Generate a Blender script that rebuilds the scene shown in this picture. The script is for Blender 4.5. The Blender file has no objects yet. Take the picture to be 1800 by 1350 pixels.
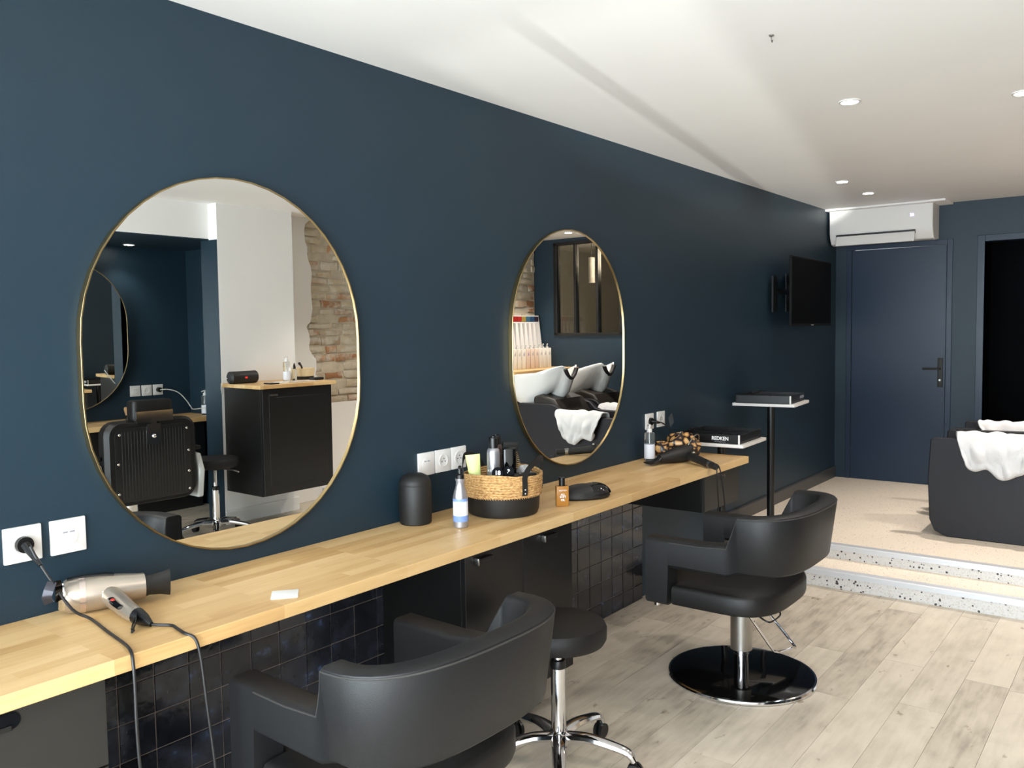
import bpy, math, random
from mathutils import Vector, Matrix
random.seed(7)
S = bpy.context.scene
COL = S.collection
PI = math.pi
# World frame: x runs along the mirror wall away from the shop front, d is the
# distance from the mirror wall into the room (Blender y = -d), z is up.

# ------------------------------------------------------------------ camera
cd = bpy.data.cameras.new('camera'); cam = bpy.data.objects.new('camera', cd); COL.objects.link(cam)
cd.sensor_width = 36; cd.lens = 30.0; cd.clip_start = .02
def d2b(v): return Vector((v[0], -v[1], v[2]))
RX, RY, RZ = ((.61075846, .7916698, -.01526528), (-.0590136, .02628579, -.99791104), (.78961478, -.61038347, -.06277356))
r, dn, fw = d2b(RX), d2b(RY), d2b(RZ)
cam.matrix_world = Matrix(((r.x, -dn.x, -fw.x, 0), (r.y, -dn.y, -fw.y, -2.3), (r.z, -dn.z, -fw.z, 1.493), (0, 0, 0, 1)))
S.camera = cam
# ------------------------------------------------------------------ world, light, exposure
W = bpy.data.worlds.new('world'); S.world = W; W.use_nodes = True
bg = W.node_tree.nodes['Background']; bg.inputs[0].default_value = (.86, .93, 1, 1); bg.inputs[1].default_value = 1.2
S.view_settings.view_transform = 'Standard'; S.view_settings.look = 'None'
S.view_settings.gamma = 1; S.view_settings.use_curve_mapping = False
S.view_settings.exposure = 2.15
def lamp(name, kind, loc, aim, energy, color=(1, 1, 1), **kw):
    l = bpy.data.lights.new(name, kind); l.energy = energy; l.color = color
    for k, v in kw.items(): setattr(l, k, v)
    o = bpy.data.objects.new(name, l); COL.objects.link(o)
    o.location = d2b(loc); o.rotation_euler = (d2b(aim) - d2b(loc)).to_track_quat('-Z', 'Y').to_euler()
    return o
# daylight entering through the glazed shop front (sky above, sunlit pavement below)
lamp('daylight_sky', 'AREA', (-1.12, 1.65, 1.25), (4, 1.1, 1.0), 57, (.88, .94, 1), shape='RECTANGLE', size=3.1, size_y=2.1)
lamp('daylight_pavement', 'AREA', (-1.75, 1.5, .12), (3.6, 1.5, 2.40), 37, (.89, .94, 1), shape='RECTANGLE', size=3.2, size_y=1.1)
# sun thrown back by a window across the street, grazing the ceiling
lamp('sun_reflection', 'SPOT', (-20, 4.7, 1.0), (-1, 1.27, 2.36), 15000, (1, .97, .93), spot_size=.047, spot_blend=.12, shadow_soft_size=.06)

# ------------------------------------------------------------------ materials
def lin(c):
    return tuple(((v/255)/12.92 if v/255 <= .04045 else ((v/255+.055)/1.055)**2.4) for v in c) + (1,)
class NT:
    def __init__(s, m): s.t = m.node_tree; s.n = s.t.nodes; s.l = s.t.links
    def add(s, k, **kw):
        n = s.n.new(k)
        for a, b in kw.items():
            if a.startswith('i_'): n.inputs[a[2:].replace('_', ' ')].default_value = b
            else: setattr(n, a, b)
        return n
    def link(s, a, b): s.l.new(a, b)
def mat(name, col, rough=.5, metal=0., bump=0, bscale=200, var=0, vscale=6, coat=0, spec=.5, emit=None, trans=0, rnd=0, stretch=None, ior=1.5):
    m = bpy.data.materials.new(name); m.use_nodes = True; t = NT(m); b = t.n['Principled BSDF']
    c = lin(col); b.inputs['Base Color'].default_value = c; b.inputs['Roughness'].default_value = rough
    b.inputs['Metallic'].default_value = metal; b.inputs['Specular IOR Level'].default_value = spec
    b.inputs['Coat Weight'].default_value = coat; b.inputs['Transmission Weight'].default_value = trans
    b.inputs['IOR'].default_value = ior
    if emit: b.inputs['Emission Color'].default_value = lin(emit[0]); b.inputs['Emission Strength'].default_value = emit[1]
    vec = None
    if bump or var or rnd:
        tc = t.add('ShaderNodeTexCoord'); vec = tc.outputs['Object']
        if stretch:
            mp = t.add('ShaderNodeMapping'); mp.inputs['Scale'].default_value = stretch; t.link(vec, mp.inputs[0]); vec = mp.outputs[0]
    if var or rnd:
        hs = t.add('ShaderNodeHueSaturation', i_Color=c); last = None
        if var:
            nz = t.add('ShaderNodeTexNoise', i_Scale=vscale, i_Detail=6.0); t.link(vec, nz.inputs['Vector'])
            mr = t.add('ShaderNodeMapRange'); mr.inputs['From Min'].default_value = .25; mr.inputs['From Max'].default_value = .75
            mr.inputs['To Min'].default_value = 1-var; mr.inputs['To Max'].default_value = 1+var; t.link(nz.outputs['Fac'], mr.inputs[0]); last = mr.outputs[0]
        if rnd:
            oi = t.add('ShaderNodeObjectInfo'); m2 = t.add('ShaderNodeMapRange'); m2.inputs['To Min'].default_value = 1-rnd; m2.inputs['To Max'].default_value = 1+rnd
            t.link(oi.outputs['Random'], m2.inputs[0])
            if last:
                mm = t.add('ShaderNodeMath', operation='MULTIPLY'); t.link(last, mm.inputs[0]); t.link(m2.outputs[0], mm.inputs[1]); last = mm.outputs[0]
            else: last = m2.outputs[0]
        t.link(last, hs.inputs['Value']); t.link(hs.outputs[0], b.inputs['Base Color'])
    if bump:
        n2 = t.add('ShaderNodeTexNoise', i_Scale=bscale, i_Detail=3.0); t.link(vec, n2.inputs['Vector'])
        bp = t.add('ShaderNodeBump', i_Strength=bump, i_Distance=.002); t.link(n2.outputs['Fac'], bp.inputs['Height']); t.link(bp.outputs[0], b.inputs['Normal'])
    return m
def ramp(t, src, stops, interp='LINEAR'):
    r = t.add('ShaderNodeValToRGB'); e = r.color_ramp.elements; r.color_ramp.interpolation = interp
    while len(e) < len(stops): e.new(.5)
    for i, (p, c) in enumerate(stops): e[i].position = p; e[i].color = lin(c)
    t.link(src, r.inputs[0]); return r.outputs[0]

BLUE = mat('navy wall paint', (29, 48, 60), .45, spec=.38, bump=.25, bscale=260, var=.05, vscale=2)
BLUED = mat('navy door paint', (24, 42, 62), .34, spec=.4, bump=.05, bscale=60, var=.04, vscale=2)
WHITE = mat('white paint', (238, 235, 232), .7, bump=.1, bscale=150, var=.015, vscale=3)
BASEB = mat('dark baseboard paint', (58, 58, 58), .35)
BLACK = mat('black lacquer', (13, 13, 13), .4, bump=.03)
CAB = mat('charcoal cabinet front', (38, 36, 33), .45, bump=.05, bscale=300)
BLKP = mat('black plastic', (13, 13, 14), .35)
BLKM = mat('matte black plastic', (24, 23, 22), .55, bump=.1, bscale=500)
BLKG = mat('glossy black', (8, 8, 9), .06)
LEATH = mat('black leatherette', (26, 26, 27), .46, spec=.32, bump=.25, bscale=420, var=.06, vscale=5)
LEATHB = mat('dark side upholstery', (25, 25, 30), .55, spec=.35, bump=.2, bscale=420)
SEATM = mat('black seat leatherette', (17, 16, 16), .5, spec=.35, bump=.2, bscale=420)
PIPE = mat('grey piping', (46, 45, 44), .55)
CHROME = mat('chrome', (225, 225, 228), .08, 1)
STEEL = mat('brushed steel', (170, 168, 164), .28, 1)
GOLD = mat('brushed gold', (178, 156, 112), .32, 1)
DARKR = mat('matte black and painted dark', (10, 12, 16), .8, spec=.1)  # doorway walls get their unlit darkness as colour; tins and recesses use it too
MIRROR = mat('mirror silver', (238, 240, 238), 0.0, 1)
PLAST = mat('white plastic', (222, 218, 214), .35)
SCREW = mat('steel screw', (210, 208, 200), .2, 1)
SCREEN = mat('television screen', (6, 6, 7), .6, spec=.05)
DARKM = mat('dark metal', (38, 38, 40), .35, .6)
ALU = mat('aluminium nosing', (206, 209, 214), .35, .35)
TOWEL = mat('white terry towel', (204, 203, 203), .95, bump=.9, bscale=260, spec=.1)
CERAM = mat('white ceramic', (224, 224, 222), .08, coat=.5)
RUBBER = mat('black rubber', (24, 22, 22), .6)
CHAMP = mat('champagne metallic shell', (186, 174, 160), .28, .75, var=.03)
CHAMPL = mat('rose champagne shell', (206, 190, 182), .2, .8)
RED = mat('red switch', (170, 50, 40), .3)
CORD = mat('black cord', (26, 24, 24), .45)
WCORD = mat('white cord', (214, 212, 206), .5)
LABELW = mat('white label', (226, 228, 236), .4)
LABELB = mat('blue label', (122, 150, 206), .4)
SILVER = mat('silver lacquer', (172, 170, 174), .3, .7)
GREEN = mat('pale green tube', (212, 220, 142), .4)
BROWNC = mat('brown metallic can', (92, 74, 70), .28, .6)
AMBER = mat('amber bottle', (186, 128, 58), .2, trans=.2)
WOODC = mat('beech comb wood', (206, 176, 122), .5, var=.1, vscale=30)
PAPER = mat('white card', (236, 236, 232), .6)
GLOW = mat('lit lamp disc', (255, 250, 240), .5, emit=((255, 248, 236), 14))
DISP = mat('lit display digits', (120, 110, 255), .5, emit=((150, 130, 255), 2.5))
REDL = mat('lit red badge', (220, 30, 30), .5, emit=((230, 40, 30), .35))
PRINTW = mat('white print', (235, 235, 235), .5)
PRINTG = mat('grey print', (150, 150, 160), .5)
TEAKD = mat('bristle tan', (176, 140, 100), .9)
CLEAR = mat('clear plastic', (238, 242, 242), .05, trans=.95, ior=1.35)
ARMG = mat('silver grey armrest', (186, 188, 186), .4)
GROUT = mat('tile grout', (112, 100, 92), .9, bump=.3, bscale=300)
GAP = mat('floor joint', (120, 106, 88), .9)
PAVE = mat('pale pavement', (196, 192, 184), .9, var=.1)
MORTAR = mat('old lime mortar', (196, 184, 164), .95, bump=1, bscale=40, var=.22, vscale=9)
BOTW = mat('milky bottle', (232, 226, 216), .4)
BOTP = mat('blush bottle', (226, 206, 190), .4)
PURP = mat('violet print', (110, 100, 170), .5)

def mk(name):
    m = bpy.data.materials.new(name); m.use_nodes = True; t = NT(m); return m, t, t.n['Principled BSDF']
def mat_oak():
    m, t, b = mk('oak butcher block'); tc = t.add('ShaderNodeTexCoord')
    br = t.add('ShaderNodeTexBrick', offset=.37, offset_frequency=3, squash=1); t.link(tc.outputs['Object'], br.inputs['Vector'])
    for k, v in dict(Scale=1.0).items(): br.inputs[k].default_value = v
    br.inputs['Mortar Size'].default_value = .0; br.inputs['Brick Width'].default_value = .46; br.inputs['Row Height'].default_value = .044; br.inputs['Bias'].default_value = 0
    br.inputs['Color1'].default_value = (0, 0, 0, 1); br.inputs['Color2'].default_value = (1, 1, 1, 1)
    mp = t.add('ShaderNodeMapping'); mp.inputs['Scale'].default_value = (2.2, 34, 34); t.link(tc.outputs['Object'], mp.inputs[0])
    nz = t.add('ShaderNodeTexNoise', i_Scale=3.0, i_Detail=8.0, i_Distortion=.6); t.link(mp.outputs[0], nz.inputs['Vector'])
    mp2 = t.add('ShaderNodeMapping'); mp2.inputs['Scale'].default_value = (1.5, 9, 9); t.link(tc.outputs['Object'], mp2.inputs[0])
    n2 = t.add('ShaderNodeTexNoise', i_Scale=2.0, i_Detail=4.0); t.link(mp2.outputs[0], n2.inputs['Vector'])
    mx = t.add('ShaderNodeMix', data_type='FLOAT'); mx.inputs[0].default_value = .45; t.link(br.outputs['Color'], mx.inputs[2]); t.link(nz.outputs['Fac'], mx.inputs[3])
    m3 = t.add('ShaderNodeMix', data_type='FLOAT'); m3.inputs[0].default_value = .4; t.link(mx.outputs[0], m3.inputs[2]); t.link(n2.outputs['Fac'], m3.inputs[3])
    c = ramp(t, m3.outputs[0], [(.18, (178, 134, 82)), (.4, (205, 166, 112)), (.58, (217, 181, 128)), (.82, (229, 197, 148))])
    t.link(c, b.inputs['Base Color']); b.inputs['Roughness'].default_value = .42
    bp = t.add('ShaderNodeBump', i_Strength=.12, i_Distance=.002); t.link(nz.outputs['Fac'], bp.inputs['Height']); t.link(bp.outputs[0], b.inputs['Normal'])
    return m
OAK = mat_oak()
def mat_plank():
    m, t, b = mk('pale weathered plank'); tc = t.add('ShaderNodeTexCoord'); oi = t.add('ShaderNodeObjectInfo')
    ad = t.add('ShaderNodeVectorMath', operation='ADD'); t.link(tc.outputs['Object'], ad.inputs[0])
    sc = t.add('ShaderNodeVectorMath', operation='SCALE'); sc.inputs[3].default_value = 37; t.link(oi.outputs['Random'], sc.inputs[0]); t.link(sc.outputs[0], ad.inputs[1])
    mp = t.add('ShaderNodeMapping'); mp.inputs['Scale'].default_value = (1.6, 14, 14); t.link(ad.outputs[0], mp.inputs[0])
    nz = t.add('ShaderNodeTexNoise', i_Scale=3.0, i_Detail=9.0, i_Distortion=.4); t.link(mp.outputs[0], nz.inputs['Vector'])
    mp3 = t.add('ShaderNodeMapping'); mp3.inputs['Scale'].default_value = (2, 4, 4); t.link(ad.outputs[0], mp3.inputs[0])
    n3 = t.add('ShaderNodeTexNoise', i_Scale=3.2, i_Detail=5.0); t.link(mp3.outputs[0], n3.inputs['Vector'])
    m1 = t.add('ShaderNodeMath', operation='MULTIPLY'); m1.inputs[1].default_value = .26; t.link(nz.outputs['Fac'], m1.inputs[0])
    m2 = t.add('ShaderNodeMath', operation='MULTIPLY_ADD'); m2.inputs[1].default_value = .15; t.link(oi.outputs['Random'], m2.inputs[0]); t.link(m1.outputs[0], m2.inputs[2])
    m4 = t.add('ShaderNodeMath', operation='MULTIPLY_ADD'); m4.inputs[1].default_value = .34; t.link(n3.outputs['Fac'], m4.inputs[0]); t.link(m2.outputs[0], m4.inputs[2])
    c = ramp(t, m4.outputs[0], [(.22, (150, 140, 127)), (.31, (178, 168, 152)), (.42, (194, 184, 168)), (.56, (205, 195, 179))])
    mp5 = t.add('ShaderNodeMapping'); mp5.inputs['Scale'].default_value = (7, 13, 13); t.link(ad.outputs[0], mp5.inputs[0])
    n5 = t.add('ShaderNodeTexNoise', i_Scale=1.6, i_Detail=3.0); t.link(mp5.outputs[0], n5.inputs['Vector'])
    kn = ramp(t, n5.outputs['Fac'], [(.66, (255, 255, 255)), (.74, (196, 188, 178)), (.8, (170, 160, 150))])
    mk_ = t.add('ShaderNodeMix', data_type='RGBA', blend_type='MULTIPLY'); mk_.inputs[0].default_value = 1; t.link(c, mk_.inputs[6]); t.link(kn, mk_.inputs[7])
    t.link(mk_.outputs[2], b.inputs['Base Color']); b.inputs['Roughness'].default_value = .5
    bp = t.add('ShaderNodeBump', i_Strength=.15, i_Distance=.002); t.link(nz.outputs['Fac'], bp.inputs['Height']); t.link(bp.outputs[0], b.inputs['Normal'])
    return m
PLANK = mat_plank()
def mat_terrazzo(name, base, chip, scale, thr):
    m, t, b = mk(name); tc = t.add('ShaderNodeTexCoord')
    v = t.add('ShaderNodeTexVoronoi', i_Scale=scale); v.inputs['Randomness'].default_value = 1; t.link(tc.outputs['Object'], v.inputs['Vector'])
    nz = t.add('ShaderNodeTexNoise', i_Scale=scale*.5, i_Detail=2.0); t.link(tc.outputs['Object'], nz.inputs['Vector'])
    a = t.add('ShaderNodeMath', operation='MULTIPLY_ADD'); a.inputs[1].default_value = .55; t.link(nz.outputs['Fac'], a.inputs[0]); t.link(v.outputs['Distance'], a.inputs[2])
    c = ramp(t, a.outputs[0], [(0, chip), (thr, chip), (thr+.03, base), (1, base)])
    n2 = t.add('ShaderNodeTexNoise', i_Scale=scale*3, i_Detail=2.0); t.link(tc.outputs['Object'], n2.inputs['Vector'])
    c2 = ramp(t, n2.outputs['Fac'], [(.3, (205, 196, 186)), (.5, (255, 255, 255)), (1, (255, 255, 255))])
    mx = t.add('ShaderNodeMix', data_type='RGBA', blend_type='MULTIPLY'); mx.inputs[0].default_value = .6; t.link(c, mx.inputs[6]); t.link(c2, mx.inputs[7])
    t.link(mx.outputs[2], b.inputs['Base Color']); b.inputs['Roughness'].default_value = .45
    return m
TERR = mat_terrazzo('speckled platform floor', (228, 216, 199), (120, 104, 86), 60, .395)
TERRR = mat_terrazzo('terrazzo riser', (206, 203, 200), (58, 56, 58), 42, .465)
def mat_tile():
    m, t, b = mk('navy zellige tile'); tc = t.add('ShaderNodeTexCoord'); oi = t.add('ShaderNodeObjectInfo')
    ge = t.add('ShaderNodeNewGeometry')
    n1 = t.add('ShaderNodeTexNoise', i_Scale=16.0, i_Detail=6.0); t.link(ge.outputs['Position'], n1.inputs['Vector'])
    c1 = ramp(t, n1.outputs['Fac'], [(.36, (24, 27, 34)), (.55, (35, 37, 45)), (.66, (42, 48, 60)), (.72, (70, 86, 116)), (.8, (82, 100, 134))])
    hs = t.add('ShaderNodeHueSaturation'); t.link(c1, hs.inputs['Color'])
    mr = t.add('ShaderNodeMapRange'); mr.inputs['To Min'].default_value = .55; mr.inputs['To Max'].default_value = 1.25; t.link(oi.outputs['Random'], mr.inputs[0]); t.link(mr.outputs[0], hs.inputs['Value'])
    t.link(hs.outputs[0], b.inputs['Base Color']); b.inputs['Roughness'].default_value = .12
    n2 = t.add('ShaderNodeTexNoise', i_Scale=26.0, i_Detail=2.0); t.link(ge.outputs['Position'], n2.inputs['Vector'])
    bp = t.add('ShaderNodeBump', i_Strength=.16, i_Distance=.004); t.link(n2.outputs['Fac'], bp.inputs['Height']); t.link(bp.outputs[0], b.inputs['Normal'])
    return m
TILE = mat_tile()
def mat_brick():
    m, t, b = mk('old brick'); ge = t.add('ShaderNodeNewGeometry'); oi = t.add('ShaderNodeObjectInfo')
    c = ramp(t, oi.outputs['Random'], [(0, (158, 112, 78)), (.16, (186, 138, 100)), (.3, (190, 172, 146)), (.75, (200, 186, 162)), (1, (160, 138, 114))])
    nz = t.add('ShaderNodeTexNoise', i_Scale=11.0, i_Detail=8.0); t.link(ge.outputs['Position'], nz.inputs['Vector'])
    msk = ramp(t, nz.outputs['Fac'], [(.42, (0, 0, 0)), (.6, (230, 230, 230))])
    mx = t.add('ShaderNodeMix', data_type='RGBA'); t.link(msk, mx.inputs[0]); t.link(c, mx.inputs[6]); mx.inputs[7].default_value = lin((206, 198, 184)); t.link(mx.outputs[2], b.inputs['Base Color'])
    b.inputs['Roughness'].default_value = .95
    n2 = t.add('ShaderNodeTexNoise', i_Scale=50.0, i_Detail=5.0); t.link(ge.outputs['Position'], n2.inputs['Vector'])
    bp = t.add('ShaderNodeBump', i_Strength=.9, i_Distance=.01); t.link(n2.outputs['Fac'], bp.inputs['Height']); t.link(bp.outputs[0], b.inputs['Normal'])
    return m
BRICK = mat_brick()
def mat_straw():
    m, t, b = mk('woven straw'); tc = t.add('ShaderNodeTexCoord')
    mp = t.add('ShaderNodeMapping'); mp.inputs['Scale'].default_value = (60, 60, 160); t.link(tc.outputs['Object'], mp.inputs[0])
    nz = t.add('ShaderNodeTexNoise', i_Scale=1.6, i_Detail=5.0); t.link(mp.outputs[0], nz.inputs['Vector'])
    c = ramp(t, nz.outputs['Fac'], [(.3, (140, 98, 54)), (.5, (196, 152, 96)), (.7, (222, 186, 130))]); t.link(c, b.inputs['Base Color']); b.inputs['Roughness'].default_value = .8
    bp = t.add('ShaderNodeBump', i_Strength=.8, i_Distance=.004); t.link(nz.outputs['Fac'], bp.inputs['Height']); t.link(bp.outputs[0], b.inputs['Normal'])
    return m
STRAW = mat_straw()
def mat_leopard():
    m, t, b = mk('leopard satin'); tc = t.add('ShaderNodeTexCoord')
    v = t.add('ShaderNodeTexVoronoi', i_Scale=26.0, feature='DISTANCE_TO_EDGE'); t.link(tc.outputs['Object'], v.inputs['Vector'])
    nz = t.add('ShaderNodeTexNoise', i_Scale=18.0, i_Detail=3.0); t.link(tc.outputs['Object'], nz.inputs['Vector'])
    a = t.add('ShaderNodeMath', operation='MULTIPLY'); t.link(v.outputs['Distance'], a.inputs[0]); t.link(nz.outputs['Fac'], a.inputs[1])
    c = ramp(t, a.outputs[0], [(.0, (22, 18, 22)), (.045, (34, 27, 30)), (.075, (168, 120, 68)), (.2, (214, 176, 116))]); t.link(c, b.inputs['Base Color']); b.inputs['Roughness'].default_value = .3
    return m
LEOP = mat_leopard()
def mat_pane(name, tint, refl):
    m = bpy.data.materials.new(name); m.use_nodes = True; t = NT(m); t.n.remove(t.n['Principled BSDF'])
    tr = t.add('ShaderNodeBsdfTransparent', i_Color=lin(tint)); gl = t.add('ShaderNodeBsdfGlossy', i_Roughness=.02)
    fr = t.add('ShaderNodeFresnel', i_IOR=refl); mx = t.add('ShaderNodeMixShader'); t.link(fr.outputs[0], mx.inputs[0]); t.link(tr.outputs[0], mx.inputs[1]); t.link(gl.outputs[0], mx.inputs[2])
    t.link(mx.outputs[0], t.n['Material Output'].inputs[0]); return m
PANE = mat_pane('clear window glass', (246, 250, 250), 1.45)
PANED = mat_pane('smoked window glass', (200, 194, 182), 1.5)

# ------------------------------------------------------------------ mesh builder
def sm(pts, n=6):
    P = [Vector(p) for p in pts]; out = []
    for i in range(len(P)-1):
        a, b, c, d = P[max(i-1, 0)], P[i], P[i+1], P[min(i+2, len(P)-1)]
        for k in range(n):
            t = k/n; out.append(.5*((2*b)+(c-a)*t+(2*a-5*b+4*c-d)*t*t+(3*b-a-3*c+d)*t**3))
    return out+[P[-1]]
class G:
    def __init__(s): s.v = []; s.f = []; s.mi = []
    def raw(s, v, f):
        o = len(s.v); s.v += [tuple(p) for p in v]; s.f += [tuple(i+o for i in q) for q in f]; return s
    def box(s, x0, x1, y0, y1, z0, z1):
        v = [(x, y, z) for z in (z0, z1) for y in (y0, y1) for x in (x0, x1)]
        return s.raw(v, [(0, 2, 3, 1), (4, 5, 7, 6), (0, 1, 5, 4), (2, 6, 7, 3), (0, 4, 6, 2), (1, 3, 7, 5)])
    def loft(s, rings, cap=True, closed=True):
        n = len(rings[0]); v = [p for r in rings for p in r]; f = []
        for i in range(len(rings)-1):
            for j in range(n if closed else n-1):
                k = (j+1) % n; f.append((i*n+j, i*n+k, (i+1)*n+k, (i+1)*n+j))
        if cap and closed: f.append(tuple(range(n-1, -1, -1))); f.append(tuple((len(rings)-1)*n+j for j in range(n)))
        return s.raw(v, f)
    def lathe(s, prof, n=28, c=(0, 0, 0), sx=1, sy=1):
        rings = [[(c[0]+r*sx*math.cos(2*PI*j/n), c[1]+r*sy*math.sin(2*PI*j/n), c[2]+z) for j in range(n)] for r, z in prof]
        return s.loft(rings)
    def cyl(s, p0, p1, r0, r1=None, n=16):
        r1 = r0 if r1 is None else r1
        return s.tube([p0, p1], r0, n, radii=[r0, r1])
    def tube(s, pts, r, n=8, radii=None, flat=1.0, cap=True):
        P = [Vector(p) for p in pts]; rings = []; up = None
        for i, p in enumerate(P):
            t = (P[min(i+1, len(P)-1)]-P[max(i-1, 0)]).normalized()
            if up is None: up = Vector((0, 0, 1)) if abs(t.z) < .9 else Vector((1, 0, 0))
            a = t.cross(up).normalized(); b = a.cross(t).normalized(); up = b
            rr = radii[i] if radii else r
            rings.append([tuple(p+a*rr*math.cos(2*PI*j/n)+b*rr*flat*math.sin(2*PI*j/n)) for j in range(n)])
        return s.loft(rings, cap)
    def strap(s, pts, w, th, side):
        P = [Vector(p) for p in pts]; sd = Vector(side).normalized(); rings = []
        for i, p in enumerate(P):
            t = (P[min(i+1, len(P)-1)]-P[max(i-1, 0)]).normalized(); nn = t.cross(sd).normalized(); s2 = nn.cross(t).normalized()
            rings.append([tuple(p+s2*a*w/2+nn*b*th/2) for a, b in ((-1, -1), (1, -1), (1, 1), (-1, 1))])
        return s.loft(rings)
    def prism(s, poly, a, b, axis='x'):
        def P(u, w, t): return {'x': (t, u, w), 'y': (u, t, w), 'z': (u, w, t)}[axis]
        return s.loft([[P(u, w, a) for u, w in poly], [P(u, w, b) for u, w in poly]])
    def ball(s, c, rx, ry, rz, n=16, m=10, fn=None):
        rings = []
        for i in range(m+1):
            a = -PI/2+PI*i/m; rr = max(math.cos(a), 1e-3)
            ring = []
            for j in range(n):
                b = 2*PI*j/n; k = fn(a, b) if fn else 1
                ring.append((c[0]+rx*rr*math.cos(b)*k, c[1]+ry*rr*math.sin(b)*k, c[2]+rz*math.sin(a)*k))
            rings.append(ring)
        return s.loft(rings)
    def rbox(s, x0, x1, y0, y1, z0, z1, r, n=4, rz=None):
        # box with rounded vertical corners and softened top and bottom edges
        rz = r*.5 if rz is None else rz; rings = []
        for ins, z in ((rz, z0), (rz*.3, z0+rz*.3), (0, z0+rz), (0, z1-rz), (rz*.3, z1-rz*.3), (rz, z1)):
            q = []
            for cx, cy, a0 in ((x1-r, y1-r, 0), (x0+r, y1-r, PI/2), (x0+r, y0+r, PI), (x1-r, y0+r, 1.5*PI)):
                for k in range(n+1):
                    a = a0+PI/2*k/n; q.append((cx+(r-min(ins, r*.95))*math.cos(a), cy+(r-min(ins, r*.95))*math.sin(a), z))
            rings.append(q)
        return s.loft(rings)
    def build(s, name, m, parent=None, bev=0, ang=.6, smooth=True, seg=2):
        me = bpy.data.meshes.new(name)
        me.from_pydata([(a, -b, c) for a, b, c in s.v], [], s.f)
        me.validate(); me.materials.append(m)
        import bmesh
        bm = bmesh.new(); bm.from_mesh(me); bmesh.ops.recalc_face_normals(bm, faces=bm.faces); bm.to_mesh(me); bm.free()
        if smooth: me.shade_smooth(); me.set_sharp_from_angle(angle=ang)
        o = bpy.data.objects.new(name, me); COL.objects.link(o)
        if parent: o.parent = parent
        if bev:
            b = o.modifiers.new('bevel', 'BEVEL'); b.width = bev; b.segments = seg; b.limit_method = 'ANGLE'; b.angle_limit = .7; b.harden_normals = False
            b2 = o.modifiers.new('wn', 'WEIGHTED_NORMAL'); b2.keep_sharp = True
        return o
def tag(o, label, cat, group=None):
    o['label'] = label; o['category'] = cat
    if group: o['group'] = group
    return o
def thing(name, label, cat, loc=(0, 0, 0), rz=0, group=None):
    o = bpy.data.objects.new(name, None); COL.objects.link(o); o.empty_display_size = .05
    o.location = d2b(loc); o.rotation_euler = (0, 0, -rz); return tag(o, label, cat, group)
def struct(o): o['kind'] = 'structure'; return o
def setting(name, m, *boxes, bev=0):
    g = G()
    for b in boxes: g.box(*b)
    return struct(g.build(name, m, smooth=False, bev=bev))
def plab(o, label): o['label'] = label; return o
def copy_tree(o, loc, rz=0, label=None, group=None):
    def rec(a, p):
        c = a.copy(); COL.objects.link(c)
        if p: c.parent = p
        for k in a.children: rec(k, c)
        return c
    c = rec(o, None); c.location = d2b(loc); c.rotation_euler = (0, 0, -rz)
    if label: c['label'] = label
    if group: c['group'] = group
    return c
def text(s, name, m, parent, o, right, up, size, depth=.0008, bold=.0, sx=1.0):
    """flat print: lettering at o (d-space), running along right"""
    cu = bpy.data.curves.new('t', 'FONT'); cu.body = s; cu.size = size; cu.extrude = depth/2; cu.offset = bold; cu.align_x = 'CENTER'; cu.align_y = 'CENTER'
    to = bpy.data.objects.new('t', cu); COL.objects.link(to); bpy.context.view_layer.update()
    me = bpy.data.meshes.new_from_object(to.evaluated_get(bpy.context.evaluated_depsgraph_get()))
    bpy.data.objects.remove(to)
    r, u = Vector(right).normalized(), Vector(up).normalized(); R, U = d2b(r), d2b(u); N = R.cross(U); O = d2b(o)
    for v in me.vertices: v.co = O+R*v.co.x*sx+U*v.co.y+N*v.co.z
    me.materials.clear(); me.materials.append(m)
    ob = bpy.data.objects.new(name, me); COL.objects.link(ob)
    if parent: ob.parent = parent
    return ob

# ------------------------------------------------------------------ the setting
H = 2.452; L = 7.556; ZP = .177; X1 = 4.89; X2 = 5.18; XF = -1.0
wl = setting('wall_left', BLUE, (XF, L+.1, -.12, 0, 0, H))
setting('ceiling', WHITE, (XF, 10.2, -.12, 4.62, H, H+.1))
fl = setting('floor', GAP, (XF, X1, 0, 4.5, -.06, -.004))
# floor planks, laid along the room
pw, plen = .165, 1.25; row = 0; y = 0.0
PM = None
while y < 4.5:
    x = XF-random.uniform(0, 1.1)
    while x < X1:
        a, b = max(x+.001, XF), min(x+plen-.001, X1)
        if b-a > .02:
            full = (abs(b-a-(plen-.002)) < 1e-6)
            y1 = min(y+pw-.0012, 4.5)
            if full and PM and y1 == y+pw-.0012:
                o = bpy.data.objects.new('plank', PM); COL.objects.link(o); o.parent = fl
            else:
                o = G().box(0, b-a, 0, y1-y, -.004, 0).build('plank', PLANK, fl, smooth=False)
                if full: PM = o.data
            o.location = (a, -y, 0)
        x += plen
    y += pw
# raised platform, its two steps and their nosings
stp = setting('floor_platform', TERR, (X2, 10.2, 0, 4.5, -.06, ZP))
setting('floor_step', TERR, (X1, X2, 0, 4.5, -.06, .0966))
for n, (x, z0, z1) in enumerate(((X1, 0, .0966), (X2, .0966, ZP))):
    struct(G().box(x-.006, x, 0, 4.5, z0, z1-.012).build('trim_%d' % (n+1), TERRR, smooth=False))
    struct(G().prism([(x-.012, z1-.028), (x-.012, z1-.002), (x-.008, z1+.003), (x+.045, z1+.003), (x+.045, z1), (x-.006, z1), (x-.006, z1-.028)], 0, 4.5, 'y').build('trim_%d' % (n+3), ALU, smooth=False))
struct(G().prism([(0, ZP), (.014, ZP), (.014, ZP+.085), (.008, ZP+.095), (0, ZP+.095)], X2, L, 'x').build('baseboard_left', BASEB, smooth=False))
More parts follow.
